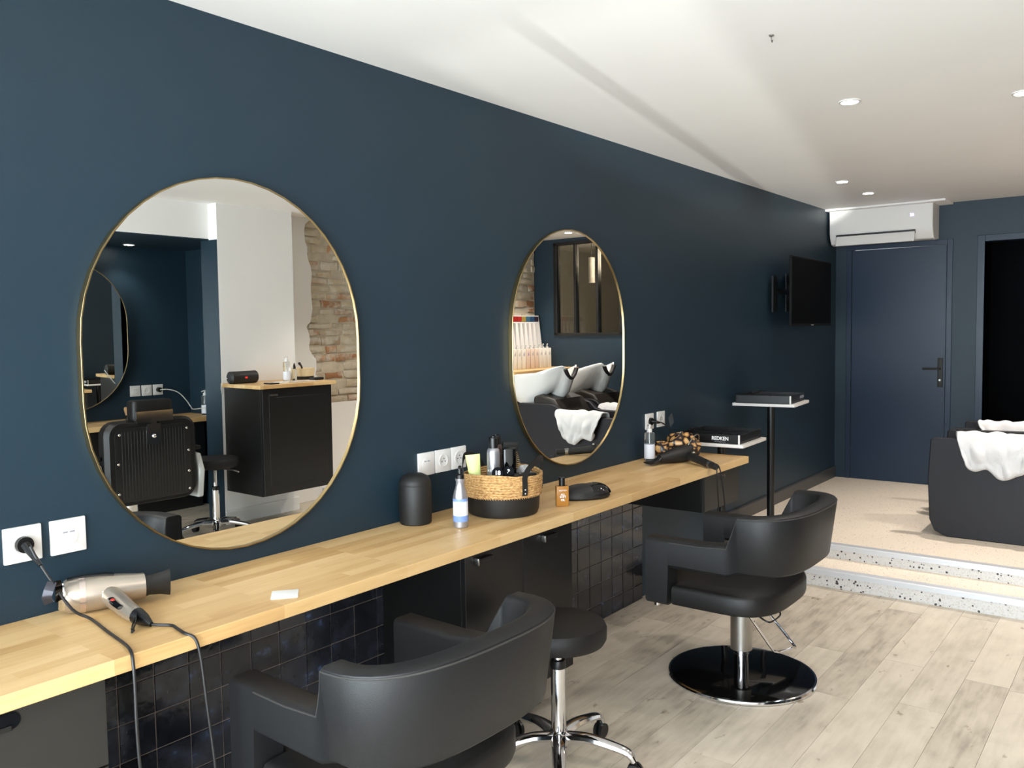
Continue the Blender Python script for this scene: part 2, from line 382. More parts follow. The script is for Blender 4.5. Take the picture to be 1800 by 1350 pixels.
# far wall with a flush door, an open doorway and a glazed partition
setting('wall_far', BLUE, (L, L+.1, 0, .133, ZP, H), (L, L+.1, .133, .869, 2.125, H), (L, L+.1, .869, 1.134, ZP, H), (L, L+.1, 1.134, 1.95, 2.13, H),
        (L, L+.1, 1.95, 2.148, ZP, H), (L, L+.1, 2.148, 2.975, ZP, 1.44), (L, L+.1, 2.148, 2.975, 2.405, H), (L, L+.1, 2.975, 3.25, ZP, H))
door = struct(G().box(L-.004, L+.04, .137, .865, ZP+.001, 2.121).build('door_1', BLUED, smooth=False, bev=.002))
G().box(L-.012, L, .869, .909, ZP, 2.165).box(L-.012, L, .09, .869, 2.125, 2.165).box(L-.012, L, .093, .133, ZP, 2.125).build('door_frame', BLUED, door, bev=.002)
pl = plab(G().rbox(-.0, .012, -.019, .019, -.118, .118, .005).build('door_plate', BLKM, door), 'matt black long handle plate'); pl.location = d2b((L-.016, .830, 1.10))
lv = G().tube(sm([(0, 0, 0), (-.04, 0, 0), (-.05, -.012, 0), (-.05, -.12, 0)], 4), .008, 10).build('door_lever', BLKM, pl); lv.location = (0, 0, .032)
G().cyl((-.004, 0, -.06), (.002, 0, -.06), .008).build('keyhole', STEEL, pl)
dw = struct(G().box(L-.012, L+.1, 1.082, 1.134, ZP, 2.176).box(L-.012, L+.1, 1.134, 1.95, 2.128, 2.176).box(L-.012, L+.1, 1.95, 2.0, ZP, 2.176).build('trim_5', BLUED, smooth=False, bev=.002))
# back room behind the doorway and the glazed partition
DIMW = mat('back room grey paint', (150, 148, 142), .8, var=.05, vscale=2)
setting('wall_back_room', DIMW, (10.1, 10.2, 0, 4.5, ZP, H), (L+.1, 10.1, 3.6, 3.7, ZP, H))
setting('wall_back_room_side', DARKR, (L+.1, 10.1, .9, 1.0, ZP, H), (L+.1, 10.1, 2.02, 2.1, ZP, H), (8.75, 8.85, 1.0, 2.02, ZP, H))  # near-black colour stands in for the darkness behind the open doorway
lamp('back_room_fill', 'POINT', (7.95, 2.25, 2.25), (9, 3, 0), 16, (1, .95, .88), shadow_soft_size=.15)  # added fill light, kept out of view, brightens the room behind the panes
pend = thing('pendant_lamp', 'white tube pendant lamp hanging behind the glazed partition', 'lamp', (8.06, 2.83, H))
G().cyl((0, 0, -.17), (0, 0, 0), .004, n=6).build('cord', CORD, pend)
G().lathe([(.03, -.45), (.036, -.45), (.036, -.17), (.006, -.165)], 20).build('lamp_shade', PLAST, pend)
win = struct(G().box(L-.015, L+.06, 2.148, 2.18, 1.44, 2.405).box(L-.015, L+.06, 2.945, 2.985, 1.44, 2.405).box(L-.015, L+.06, 2.148, 2.985, 1.425, 1.455).box(L-.015, L+.06, 2.148, 2.985, 2.385, 2.415).build('window_1', BLACK, smooth=False, bev=.002))
for yy in (2.44, 2.715): G().box(L-.015, L+.05, yy-.014, yy+.014, 1.455, 2.385).build('mullion', BLACK, win, bev=.002)
for a, b in ((2.18, 2.426), (2.454, 2.701), (2.729, 2.945)): G().box(L+.02, L+.026, a, b, 1.455, 2.385).build('pane', PANED, win, smooth=False)
# opposite side: barber niche, white pillar, recess with bare brick, platform side wall
PX0, PX1, PD = 3.78, 4.475, 3.45
setting('wall_niche', BLUE, (1.2, 4.3, 4.5, 4.62, 0, H), (4.16, 4.3, 3.6, 4.5, 0, 2.18), (1.1, 1.2, 3.45, 4.5, 0, H))
setting('wall_header', WHITE, (1.2, 4.16, 3.56, 4.5, 2.19, H))
struct(G().box(1.2, 4.16, 3.56, 4.5, 2.18, 2.19).build('trim_9', BLUE, smooth=False))
setting('wall_pillar', WHITE, (PX0, PX1, PD, 3.66, 0, H), (3.78, 4.16, 3.645, 3.66, 0, 2.18), (4.16, PX1, 3.66, 3.8, 0, H))
struct(G().box(PX0-.004, PX0, PD+.002, 3.66, 0, 2.18).build('trim_6', BLUE, smooth=False))
setting('wall_front_right', WHITE, (XF, 1.1, 3.45, 3.55, 0, H))
RD = 3.68
def bricks(parent, x0, x1, z0, z1, d):
    z = z0; k = 0
    while z < z1-.03:
        h = random.choice((.05, .055, .06, .045, .07)); x = x0-random.uniform(0, .15)
        while x < x1:
            ln = random.choice((.22, .2, .11, .16, .26)); a, b = max(x, x0), min(x+ln, x1)
            if b-a > .03 and random.random() < .86:
                pr = random.uniform(.004, .022); j = lambda: random.uniform(-.007, .007)
                w, hh = b-a, min(h, z1-z)
                fr = [(j(), j()), (w*.5, j()*1.2), (w+j(), j()), (w+j()*.8, hh*.5), (w+j(), hh+j()), (w*.5, hh+j()*1.2), (j(), hh+j()), (j()*.8, hh*.5)]
                bk = [(u, 0.02, v) for u, v in fr]; ft = [(u*.97+.003, -pr+.004, v*.94+hh*.03) for u, v in fr]
                ft2 = [(w/2+(u-w/2)*.86, -pr, hh/2+(v-hh/2)*.8) for u, v in fr]
                o = G().loft([bk, ft, ft2]).build('brick', BRICK, parent, ang=.9); o.location = d2b((a, d, z))
            x += ln+.014
        z += h+.014
wr = setting('wall_recess', MORTAR, (PX1, 5.75, RD, 3.8, 0, H))
bricks(wr, 4.76, 5.6, .84, H-.02, RD)
edge = [(4.60, .84), (4.90, .84), (4.885, .95), (4.90, 1.03), (4.86, 1.1), (4.87, 1.2), (4.82, 1.28), (4.79, 1.36), (4.80, 1.45), (4.77, 1.52), (4.82, 1.6), (4.835, 1.75), (4.82, 1.87), (4.84, 1.98), (4.80, 2.1), (4.79, 2.2), (4.765, 2.3), (4.78, 2.4), (4.86, 2.452), (PX1, 2.452), (PX1, .84)]
struct(G().prism([(a+random.uniform(-.008, .008) if a > 4.6 else a, b) for a, b in sum([[p, ((p[0]+q[0])/2+random.uniform(-.015, .015), (p[1]+q[1])/2)] for p, q in zip(edge[1:-3], edge[2:-2])], [])]+edge[-3:], RD-.022, RD, 'y').build('wall_recess_plaster', WHITE, smooth=False))
setting('wall_recess_base', WHITE, (PX1, 5.75, RD-.035, RD, 0, .84))
struct(G().box(PX1, 5.6, RD-.05, RD-.035, 0, .12).box(PX0, PX1, PD-.012, PD, 0, .11).build('baseboard_right', WHITE, bev=.003))
wp = setting('wall_platform_side', MORTAR, (5.65, L, 3.25, 3.4, 0, H), (5.6, 5.65, 3.25, 3.8, 0, H))
bricks(wp, 6.85, L-.01, 1.35, H-.02, 3.25)
# shop front behind the camera
setting('wall_front', WHITE, (XF-.15, XF, -.12, .08, 0, H), (XF-.15, XF, 3.3, 3.55, 0, H), (XF-.15, XF, .08, 3.3, 2.3, H))
w2 = struct(G().box(XF-.1, XF-.04, .08, .14, .0, 2.3).box(XF-.1, XF-.04, 3.24, 3.3, 0, 2.3).box(XF-.1, XF-.04, .08, 3.3, 2.24, 2.3).box(XF-.1, XF-.04, .08, 3.3, 0, .12).build('window_2', BLACK, smooth=False))
for yy in (1.25, 2.2): G().box(XF-.1, XF-.04, yy-.03, yy+.03, .12, 2.24).build('mullion', BLACK, w2, smooth=False)
for a, b in ((.14, 1.22), (1.28, 2.17), (2.23, 3.24)): G().box(XF-.075, XF-.069, a, b, .12, 2.24).build('pane', PANE, w2, smooth=False)
struct(G().box(-9, XF-.15, -4, 8, -.1, -.02).build('floor_pavement', PAVE, smooth=False))

# zellige tiles in the two kneeholes under the worktop
def tiles(x0, x1, z0, z1):
    p = .1085; nx = int(math.ceil((x1-x0)/p)); nz = int(math.ceil((z1-z0)/p)); proto = []
    for q in range(6):
        j = lambda: random.uniform(-.0012, .0012)
        s = p-.003; b = [(0, 0, 0), (s, 0, 0), (s, 0, s), (0, 0, s)]; f = [(.001, .0035+j()*.6, .001), (s-.001, .0035+j()*.6, .001), (s-.001, .0035+j()*.6, s-.001), (.001, .0035+j()*.6, s-.001)]
        g = G().loft([b, f]); me = g.build('tile', TILE, wl, smooth=False); proto.append(me.data); bpy.data.objects.remove(me)
    for i in range(nx):
        for k in range(nz):
            o = bpy.data.objects.new('tile', random.choice(proto)); COL.objects.link(o); o.parent = wl
            o.location = d2b((x0+i*p, .012+random.uniform(-.0008, .0008), z1-(k+1)*p)); o.rotation_euler = (random.uniform(-.006, .006), 0, random.uniform(-.006, .006))
G_ = struct(G().box(.93, 2.155, 0, .012, 0, .739).box(2.81, 4.03, 0, .012, 0, .739).build('trim_7', GROUT, smooth=False))
tiles(.932, 2.15, .0, .738); tiles(2.812, 4.03, .0, .738)

# ------------------------------------------------------------------ worktop and cabinets
wt = tag(G().box(-.9, 4.516, .001, .461, .739, .776).build('worktop', OAK, bev=.002), 'long oak worktop running under the two oval mirrors', 'worktop')
def cabinet(name, label, x0, x1, z0, fronts, cat='cabinet'):
    t = thing(name, label, cat, (x0, 0, z0))
    w = x1-x0; h = .737-z0
    G().box(0, w, .013, .40, 0, h).build('body', BLACK, t, bev=.001)
    for nm, a, b, za, zb in fronts:
        f = G().box(a+.0015, b-.0015, .401, .42, za-z0+.0015, zb-z0-.0015).build(nm, CAB if nm == 'drawer' else BLACK, t, bev=.0015)
        yield t, f, a, b, za-z0, zb-z0
A = list(cabinet('drawer_cabinet', 'charcoal drawer cabinet at the near left end under the worktop', .12, .92, .06, [('drawer', 0, .8, .525, .737), ('drawer', 0, .8, .30, .523), ('drawer', 0, .8, .065, .298)]))
for t, f, a, b, za, zb in A:
    G().prism([(.40+.20*q+.018*math.cos(w), zb-.034+.018*math.sin(w)) for q, w in [(1, -PI/2+PI*i/10) for i in range(11)]+[(-1, PI/2+PI*i/10) for i in range(11)]], .4195, .4225, 'y').build('handle_recess', DARKR, f)
    G().rbox(.20, .60, .422, .427, zb-.0525, zb-.042, .004, rz=.001).build('handle_lip', BLKM, f)
for t, f, a, b, za, zb in cabinet('wall_cabinet', 'black two door cabinet between the kneeholes behind the stool', 2.155, 2.81, .14, [('door', 0, .327, .14, .737), ('door', .327, .655, .14, .737)]):
    hx = .10 if a == 0 else .495
    G().rbox(hx-.045, hx+.035, .42, .438, zb-.047, zb-.028, .006, rz=.002).build('edge_pull', BLKP, f)
    plab(G().rbox(hx-.052, hx-.044, .42, .44, zb-.05, zb-.025, .002, rz=.001).build('pull_cap', STEEL, f), 'steel pull end cap')
for t, f, a, b, za, zb in cabinet('drawer_cabinet', 'small single drawer hanging under the far end of the worktop', 4.04, 4.475, .536, [('drawer', 0, .435, .536, .737)]):
    G().cyl((.2, .42, zb-.03), (.2, .44, zb-.03), .009).build('knob', STEEL, f)

# ------------------------------------------------------------------ oval mirrors
def pill(w, h, n=20):
    r = w/2; q = (h-w)/2; out = []
    for k in range(n+1): a = PI*k/n; out.append((r*math.cos(a), q+r*math.sin(a)))
    for k in range(n+1): a = PI+PI*k/n; out.append((r*math.cos(a), -q+r*math.sin(a)))
    return out
def mirror(name, label, cx, d, cz, w, h, sgn=1, tilt=0.0, yaw=0.0):
    t = thing(name, label, 'mirror', (cx, d, cz), yaw)
    A_, B_ = pill(w, h, 24), pill(w-.009, h-.009, 24)
    ring = G().loft([[(u, sgn*.001, v) for u, v in A_], [(u, sgn*.022, v) for u, v in A_], [(u*.998, sgn*.0235, v*.998) for u, v in A_], [(u, sgn*.0235, v) for u, v in B_], [(u, sgn*.001, v) for u, v in B_], [(u, sgn*.001, v) for u, v in A_]], cap=False)
    plab(ring.build('frame', GOLD, t, ang=.4), 'thin brushed gold rim')
    C_ = pill(w-.008, h-.008, 24); g = G().prism(C_, sgn*.006, sgn*.018, 'y'); o = g.build('mirror_glass', MIRROR, t, smooth=False)
    o.rotation_euler = (tilt, 0, 0); return t
mirror('oval_mirror', 'large gold rimmed oval mirror nearer the camera above the hair dryer', 1.577, 0, 1.399, .979, 1.14, 1, .0044)
mirror('oval_mirror', 'gold rimmed oval mirror farther along the wall above the basket', 3.437, 0, 1.404, .968, 1.13)
mirror('oval_mirror', 'gold rimmed oval mirror on the niche wall seen in reflection', 3.10, 4.455, 1.455, .94, 1.17, -1, 0, -.075)

# ------------------------------------------------------------------ wall sockets
def socket(cx, cz, d, kind, label, sgn=1, s=.082, group=None):
    t = thing('wall_socket', label, 'socket', (cx, d, cz), 0, group)
    h = s/2
    G().rbox(-h, h, -h, h, 0, .009, .003, rz=.002).build('plate', PLAST, t)
    if kind == 'usb':
        G().lathe([(.026, .009), (.026, .0098), (.024, .0104), (.001, .0104)], 24).build('insert', PLAST, t)
        for k in (-1, 1): plab(G().box(k*.009-.0065, k*.009+.0065, .009, .013, .0101, .0108).build('usb_port', PRINTG, t, smooth=False), 'grey usb slot')
    else:
        G().lathe([(.027, .009), (.027, .0108), (.0235, .0114), (.0205, .0100), (.001, .0096)], 28).build('insert', PLAST, t)
        for k in (-1, 1): plab(G().cyl((k*.0095, -.003, .0095), (k*.0095, -.003, .0102), .0026, n=10).build('pin_hole', BLKP, t), 'dark pin hole')
        plab(G().cyl((0, .009, .0095), (0, .009, .0135), .0022, n=8).build('earth_pin', STEEL, t), 'steel earth pin')
    # stand the plate upright against its wall
    for c in t.children:
        for v in c.data.vertices:
            x, y, z = v.co; v.co = (x if sgn > 0 else -x, -z*sgn, -y)
    for c in t.children: c.data.flip_normals()
    return t
socket(.9275, .9705, 0, 'plug', 'near white socket left of the silver hair dryer with a black plug', s=.0915)
socket(1.0405, .9695, 0, 'usb', 'near white usb outlet beside the plugged socket, above the silver dryer', s=.0915)
socket(2.412, .977, 0, 'usb', 'white usb outlet leftmost of the three above the black bin', s=.09)
socket(2.508, .9775, 0, 'plug', 'white empty socket in the middle of the three by the basket', s=.09)
socket(2.603, .978, 0, 'plug', 'white socket rightmost of three behind the basket handle', s=.09)
socket(4.218, .974, 0, 'plug', 'white socket with black plug behind the clear pump bottle', s=.088)
socket(4.352, .9755, 0, 'plug', 'white empty socket at the far end, right of the plugged one', s=.088)
socket(3.66, 1.0, 4.5, 'usb', 'white usb outlet on the niche wall, leftmost in the reflected row', -1, .088)
socket(3.76, 1.0, 4.5, 'plug', 'white empty socket on the niche wall, middle of the reflected row', -1, .088)
socket(3.86, 1.0, 4.5, 'plug', 'white niche socket with the black plug of a white cable', -1, .088)

# ------------------------------------------------------------------ styling chairs
def salon_chair(label, loc, rz):
    t = thing('styling_chair', label, 'chair', loc, rz, 'black styling chairs at the worktop')
    hx, yb = .278, .285
    path = []
    for dd in (-.29, -.285, -.24, -.196, -.188, -.187, -.18, -.12, -.05, .02, .05, .07, .085, .098, .112, .125, .14): path.append((hx, dd, 1, 0))
    n = 22
    for k in range(1, n):
        a = PI*k/n; e = .72
        c, s_ = math.cos(a), math.sin(a)
        x = hx*math.copysign(abs(c)**e, c); yy = .14+(yb-.14)*abs(s_)**e
        path.append((x, yy, None, a))
    path += [(-p[0], p[1], -1, PI) for p in reversed(path[:17])]
    N = len(path); rings = []; topline = []
    for i, (x, dd, side, a) in enumerate(path):
        p, q = path[max(i-1, 0)], path[min(i+1, N-1)]
        tx, ty = q[0]-p[0], q[1]-p[1]; l = math.hypot(tx, ty) or 1
        nx, ny = (ty/l, -tx/l) if True else 0
        if nx*x+ny*dd < 0: nx, ny = -nx, -ny
        if side: nx, ny = side, 0
        back = 0 if (side and dd < .07) else (min((dd-.07)/.055, 1) if side else 1)
        th = .043-.006*back
        zt = .628+.008*max(0, dd+.05)/.1*(1-back) + back*.137
        if back > 0 and back < 1: zt = .634+.131*(back**.9)
        if not side: zt = .765+.012*math.sin(a)
        zb = .355 if (side and dd < -.1869) else .512+ (.02 if not side else .02*max(0, back))
        lean = .13*back
        def P(off, z):
            k = lean*(z-.5); e = .016*math.sin(a) if not side else 0
            return (x+nx*(off+k), dd+ny*(off+k), z)
        c = .014; end = i in (0, N-1)
        ci = .010 if end else 0
        ring = [P(th-c, zb+ci), P(th-ci, zb+c), P(th-ci, zt-c), P(th-c*.35-ci, zt-c*.3), P(th-c, zt-ci), P(-th+c, zt-ci), P(-th+ci+c*.35, zt-c*.3), P(-th+ci, zt-c), P(-th+ci, zb+c), P(-th+c, zb+ci)]
        rings.append(ring); topline.append(P(th-.002, zt-.010))
    G().loft(rings).build('armrest_shell', LEATH, t, ang=.75)
    plab(G().tube(topline[6:-6], .0026, 6).build('piping', PIPE, t), 'grey stitched piping along the top edge')
    # seat cushion
    out = []
    for k in range(33):
        a = -PI/2+2*PI*k/32 if False else PI*k/32
        e = .6; out.append((.302*math.copysign(abs(math.cos(a))**e, math.cos(a)), -.02+.25*abs(math.sin(a))**e))
    out = [(.302, -.176)]+out+[(-.302, -.176), (-.232, -.182), (-.232, -.27), (.232, -.27), (.232, -.182)]
    rr = []
    cx = lambda p, k: (p[0]*k, -.02+(p[1]+.02)*k)
    for k, z in ((.94, .352), (.985, .358), (1, .37), (1, .418), (.985, .43), (.95, .437), (.6, .442)): rr.append([(*cx(p, k), z) for p in out])
    G().loft(rr).build('seat', SEATM, t, ang=.7)
    G().box(-.14, .14, -.14, .14, .325, .354).build('seat_bracket', DARKM, t, bev=.004)
    plab(G().lathe([(.046, .12), (.046, .325)], 28).build('column_sleeve', STEEL, t), 'brushed steel sleeve')
    G().lathe([(.031, .014), (.031, .095), (.033, .096), (.033, .101), (.031, .102), (.031, .13)], 28).build('column', CHROME, t)
    plab(G().lathe([(.300, 0), (.309, .003), (.311, .010), (.307, .0165), (.299, .018), (.2955, .0150)], 64).build('base_rim', CHROME, t), 'chrome rim of the base disc')
    plab(G().lathe([(.2992, .001), (.2992, .0182), (.297, .0188), (.06, .0195), (.001, .0195)], 64).build('base_disc', BLKG, t), 'mirror black base disc')
    pts = [(-.15, .07, .335), (-.14, .085, .325), (-.068, .155, .178), (-.05, .172, .158), (-.03, .182, .154), (.03, .212, .158), (.045, .206, .170), (-.03, .12, .315), (-.05, .10, .335)]
    plab(G().tube(sm(pts, 6), .0055, 8).build('pump_pedal', CHROME, t), 'chrome wire pump pedal')
    plab(G().tube(sm([(-.10, .08, .33), (-.13, .16, .305), (-.09, .175, .30), (.0, .17, .30), (.02, .14, .31), (.0, .09, .33)], 5), .0035, 6).build('release_lever', DARKM, t), 'thin dark release lever')
    for x, yy in ((-.275, -.255), (.275, -.255), (-.2, -.02), (.2, -.02)):
        plab(G().cyl((x, yy, .336), (x, yy, .362), .011, n=12).build('bolt', CHROME, t), 'chrome bolt')
    return t
salon_chair('black styling chair with black mirror base, at the far mirror', (3.42, .876, 0), 0)
c1 = salon_chair('black styling chair nearest the camera, cut by the bottom edge', (1.53, .735, 0), .04)

# ------------------------------------------------------------------ stools
def stool(label, loc, rz, sh=0.0):
    t = thing('rolling_stool', label, 'stool', loc, rz)
    G().lathe([(a_, b_+sh) for a_, b_ in ((.14, .435), (.158, .438), (.166, .452), (.167, .488), (.16, .502), (.13, .508), (.001, .51))], 40).build('seat', SEATM, t)
    G().box(-.07, .07, -.07, .07, .425+sh, .437+sh).build('seat_plate', DARKM, t)
    plab(G().tube([(0, -.03, .428+sh), (0, -.15, .422+sh), (0, -.2, .41+sh)], .006, 8).build('height_lever', STEEL, t), 'steel height lever')
    G().lathe([(.0145, .36), (.0145, .43+sh)], 16).build('piston', CHROME, t)
    plab(G().lathe([(.026, .345), (.027, .36), (.024, .372), (.015, .374)], 20).build('piston_collar', BLKP, t), 'black collar')
    G().lathe([(.0255, .1), (.0255, .352)], 24).build('column', CHROME, t)
    G().lathe([(.03, .075), (.036, .09), (.034, .118), (.026, .13)], 24).build('hub', CHROME, t)
    for k in range(5):
        a = 2*PI*k/5; c, s = math.cos(a), math.sin(a)
        pr = sm([(.02, .118), (.10, .122), (.19, .108), (.245, .088), (.263, .065)], 4)if False else None
        pts = sm([(.02*c, .02*s, .106), (.10*c, .10*s, .112), (.18*c, .18*s, .1), (.24*c, .24*s, .084), (.262*c, .262*s, .058)], 4)
        m = len(pts); G().tube(pts, .02, 10, radii=[.027-.010*i/m for i in range(m)], flat=.7).build('leg', CHROME, t)
        w = G(); sx, sy = -s, c
        w.cyl((.262*c-sx*.006, .262*s-sy*.006, .026), (.262*c-sx*.017, .262*s-sy*.017, .026), .026, n=16)
        w.cyl((.262*c+sx*.006, .262*s+sy*.006, .026), (.262*c+sx*.017, .262*s+sy*.017, .026), .026, n=16)
        ca = w.build('caster', BLKP, t)
        G().tube([(.262*c, .262*s, .062), (.262*c, .262*s, .022)], .0075, 8).build('caster_fork', DARKM, ca)
    return t
stool('round black rolling stool between the two styling chairs', (2.335, .675, 0), math.radians(145-72*2))
stool('round black rolling stool by the white pillar, seen in reflection', (3.525, 3.18, 0), math.radians(20), .075)

# ------------------------------------------------------------------ things on the worktop
K = .776
hd = thing('hair_dryer', 'silver champagne hair dryer lying on the worktop near the camera', 'hair dryer')
a0, a1 = Vector((1.005, .062, .826)), Vector((1.185, .128, .822)); ax = (a1-a0).normalized()
prof = [(-.012, .036), (0, .043), (.03, .047), (.075, .046), (.12, .041), (.16, .036), (.185, .0335)]
G().tube([a0+ax*u for u, r_ in prof], 1, 24, radii=[r_ for u, r_ in prof]).build('barrel', CHAMP, hd)
plab(G().tube([a0-ax*.022, a0-ax*.014, a0-ax*.008], 1, 24, radii=[.030, .038, .0385]).build('rear_grille', CHROME, hd), 'chrome intake ring')
plab(G().tube([a0-ax*.024, a0-ax*.020], 1, 24, radii=[.018, .03]).build('intake_mesh', DARKM, hd), 'dark intake mesh')
plab(G().tube([a0+ax*.026, a0+ax*.040], 1, 24, radii=[.0475, .0476]).build('barrel_band', CHAMPL, hd), 'paler rose band')
ct = (Vector((0, 0, 1))-ax*ax.z).normalized(); sd = ax.cross(ct)
G().strap([a0+ax*.0+ct*.043, a0+ax*.04+ct*.0475, a0+ax*.09+ct*.046, a0+ax*.11+ct*.042], .022, .004, sd).build('top_strip', BLKP, hd)
rg = []
for u, w, h in ((.185, .030, .030), (.197, .027, .026), (.225, .030, .018), (.25, .036, .012)):
    cc = a0+ax*u; rg.append([tuple(cc+ct*w*math.cos(2*PI*j/20)+sd*h*math.sin(2*PI*j/20)) for j in range(20)])
plab(G().loft(rg).build('nozzle', BLKM, hd), 'black flat concentrator nozzle')
h0 = a0+ax*.085; hp = sm([h0+Vector((0, .02, -.002)), (1.086, .17, .808), (1.078, .23, .801), (1.076, .275, .797)], 5)
G().tube(hp, 1, 16, radii=[.027-.007*i/len(hp) for i in range(len(hp))]).build('handle', CHAMP, hd)
plab(G().tube([(1.076, .272, .797), (1.077, .30, .793), (1.08, .334, .785)], 1, 14, radii=[.0205, .017, .006]).build('cord_grip', BLKP, hd), 'black tapered cord grip')
sw = plab(G().tube(sm([(1.062, .175, .825), (1.055, .205, .82), (1.055, .235, .815)], 4), .009, 10, flat=.5).build('switch_panel', BLKG, hd), 'glossy dark switch panel')
plab(G().ball((1.058, .192, .826), .006, .007, .004, 10, 6).build('switch', RED, sw), 'red rocker switch')
G().strap(sm([(1.068, .285, .80), (1.045, .31, .79), (1.028, .335, .785), (1.028, .345, .792), (1.045, .325, .80), (1.066, .29, .806)], 4), .012, .002, (0, .3, 1)).build('hanging_loop', BLKM, hd)
cord = [(.9275, .05, .9705), (.935, .07, .936), (.951, .1, .887), (.985, .13, .81), (1.017, .16, .782), (.996, .286, .781), (.981, .382, .781), (.966, .445, .781), (.957, .472, .762), (.956, .478, .70), (.956, .478, .62), (.962, .476, .50), (.985, .47, .30), (1.03, .43, .1), (1.08, .38, .012), (1.16, .36, .008), (1.2, .42, .02), (1.18, .47, .12), (1.155, .48, .3), (1.145, .482, .453), (1.130, .48, .615), (1.122, .476, .72), (1.114, .468, .768), (1.10, .445, .781), (1.108, .40, .781), (1.112, .37, .781), (1.095, .345, .782), (1.08, .334, .785)]
G().tube(sm(cord, 5), .0038, 8).build('cord', CORD, hd)
plg = G().cyl((.9275, .004, .9705), (.9275, .024, .9705), .0205, n=20).build('plug', BLKP, hd)
G().tube([(.9275, .022, .9705), (.930, .05, .95), (.937, .08, .925)], 1, 10, radii=[.012, .008, .005]).build('plug_sleeve', BLKP, plg)
for k, (dx, rz_) in enumerate(((-.012, .5), (.008, -.4))):
    tg = G().strap([(.957+dx*.6, .108, .885), (.953+dx*1.2, .114, .868), (.950+dx*1.5, .114, .85), (.953+dx*1.2, .112, .834)], .022, .0012, (1, rz_, .15)).build('cord_tag', BLKG if k else mat('foil tag', (60, 60, 66), .15, .6), hd)
text('GT', 'badge', PRINTW, hd, a0+ax*.055+Vector((0, .0475, .006)), ax, (0, -.15, 1), .014)

tag(G().rbox(-.036, .036, -.036, .036, 0, .0025, .004, rz=.0005).build('card', PAPER), 'small white card lying flat on the near half of the worktop', 'card')
card = bpy.data.objects['card']; card.location = d2b((1.439, .386, K)); card.rotation_euler = (0, 0, -math.radians(40))

bin_ = thing('waste_bin', 'matte black round countertop bin with domed swing lid', 'bin', (2.283, .068, K))
G().lathe([(.056, 0), (.060, .004), (.0615, .06), (.0615, .142), (.060, .146)], 40).build('body', BLKM, bin_)
G().lathe([(.060, .146), (.0608, .149), (.058, .163), (.048, .178), (.03, .187), (.001, .19)], 40).build('lid', BLKM, bin_)
G().ball((0, .012, .153), .047, .047, .034, 24, 10).build('swing_flap', BLKP, bin_)
sp = thing('spray_bottle', 'silver spray bottle with blue and white label beside the basket', 'bottle', (2.325, .256, K))
G().lathe([(.024, 0), (.0275, .004), (.0275, .112), (.024, .13), (.0165, .152), (.0155, .168), (.018, .176), (.018, .18), (.011, .18)], 28).build('body', SILVER, sp)
plab(G().lathe([(.0278, .030), (.0278, .105)], 28).build('label_band', LABELW, sp), 'white paper label')
plab(G().lathe([(.028, .024), (.028, .046)], 28).build('label_stripe', LABELB, sp), 'blue stripe low on the label')
plab(G().lathe([(.028, .098), (.028, .108)], 28).build('label_stripe', LABELB, sp), 'blue stripe at the label top')
pm = G().lathe([(.0155, .180), (.0155, .194), (.009, .198), (.009, .206)], 18).build('spray_head', BLKP, sp)
G().tube([(.0, 0, .204), (0, 0, .222), (-.012, .012, .2245), (-.02, .018, .2225)], 1, 10, radii=[.0065, .007, .006, .005]).build('nozzle', BLKP, pm)

# basket and what stands in it
BX, BY = 2.62, .222; bk = thing('basket', 'round straw basket with black base and black strap handles', 'basket', (BX, BY, K))
wob = lambda: random.uniform(-.0012, .0012)
prof = [(.128, 0), (.136, .003), (.142, .02), (.146, .082)]
plab(G().lathe(prof+[(.139, .082), (.134, .02), (.130, .008), (.001, .008)], 48).build('black_base', BLKM, bk), 'black fabric lower half')
rings = []
for k in range(9):
    z = .083+k*.0095; rings.append((.1485+.0006*k, z))
g = G()
for k, (r_, z) in enumerate(rings):
    pts = [((r_+wob())*math.cos(2*PI*j/48), (r_+wob())*math.sin(2*PI*j/48), z+wob()+ .006*math.cos(2*PI*j/48*2+.6)*(k/8)) for j in range(49)]
    pts[-1] = pts[0]; g.tube(pts, .0056, 6)
plab(g.build('straw_wall', STRAW, bk), 'woven straw coils')
g = G()
for j in range(90):
    a = 2*PI*j/90; g.tube([(.1475*math.cos(a), .1475*math.sin(a), .074), (.1525*math.cos(a+.02), .1525*math.sin(a+.02), .079), (.1515*math.cos(a+.035), .1515*math.sin(a+.035), .086)], .0016, 4)
sti = g.build('stitching', STRAW, bk); sti['kind'] = 'stuff'
def handle(ang):
    c = math.radians(ang); pts = []
    a1_, a2_ = c-.60, c+.60
    f = lambda a, r_, z: (r_*math.cos(a), r_*math.sin(a), z)
    pts = sm([f(a1_, .156, .088), f(a1_, .158, .13), f(a1_, .158, .16), f(a1_+.12, .158, .190), f(c-.22, .158, .214), f(c, .158, .221), f(c+.22, .158, .214), f(a2_-.12, .158, .190), f(a2_, .158, .16), f(a2_, .158, .13), f(a2_, .156, .088)], 5)
    rr = []
    for i, p in enumerate(pts):
        q = (pts[min(i+1, len(pts)-1)]-pts[max(i-1, 0)]).normalized(); rad = Vector((p.x, p.y, 0)).normalized(); s2 = q.cross(rad).normalized()
        rr.append([tuple(p+s2*u*.0115+rad*w*.0015) for u, w in ((-1, -1), (1, -1), (1, 1), (-1, 1))])
    h = plab(G().loft(rr).build('strap_handle', BLKM, bk), 'black leather strap handle')
    for a in (a1_, a2_):
        for z in (.096, .111): plab(G().ball(f(a, .159, z), .004, .004, .004, 10, 6).build('rivet', CHROME, h), 'steel rivet')
handle(75); handle(255)
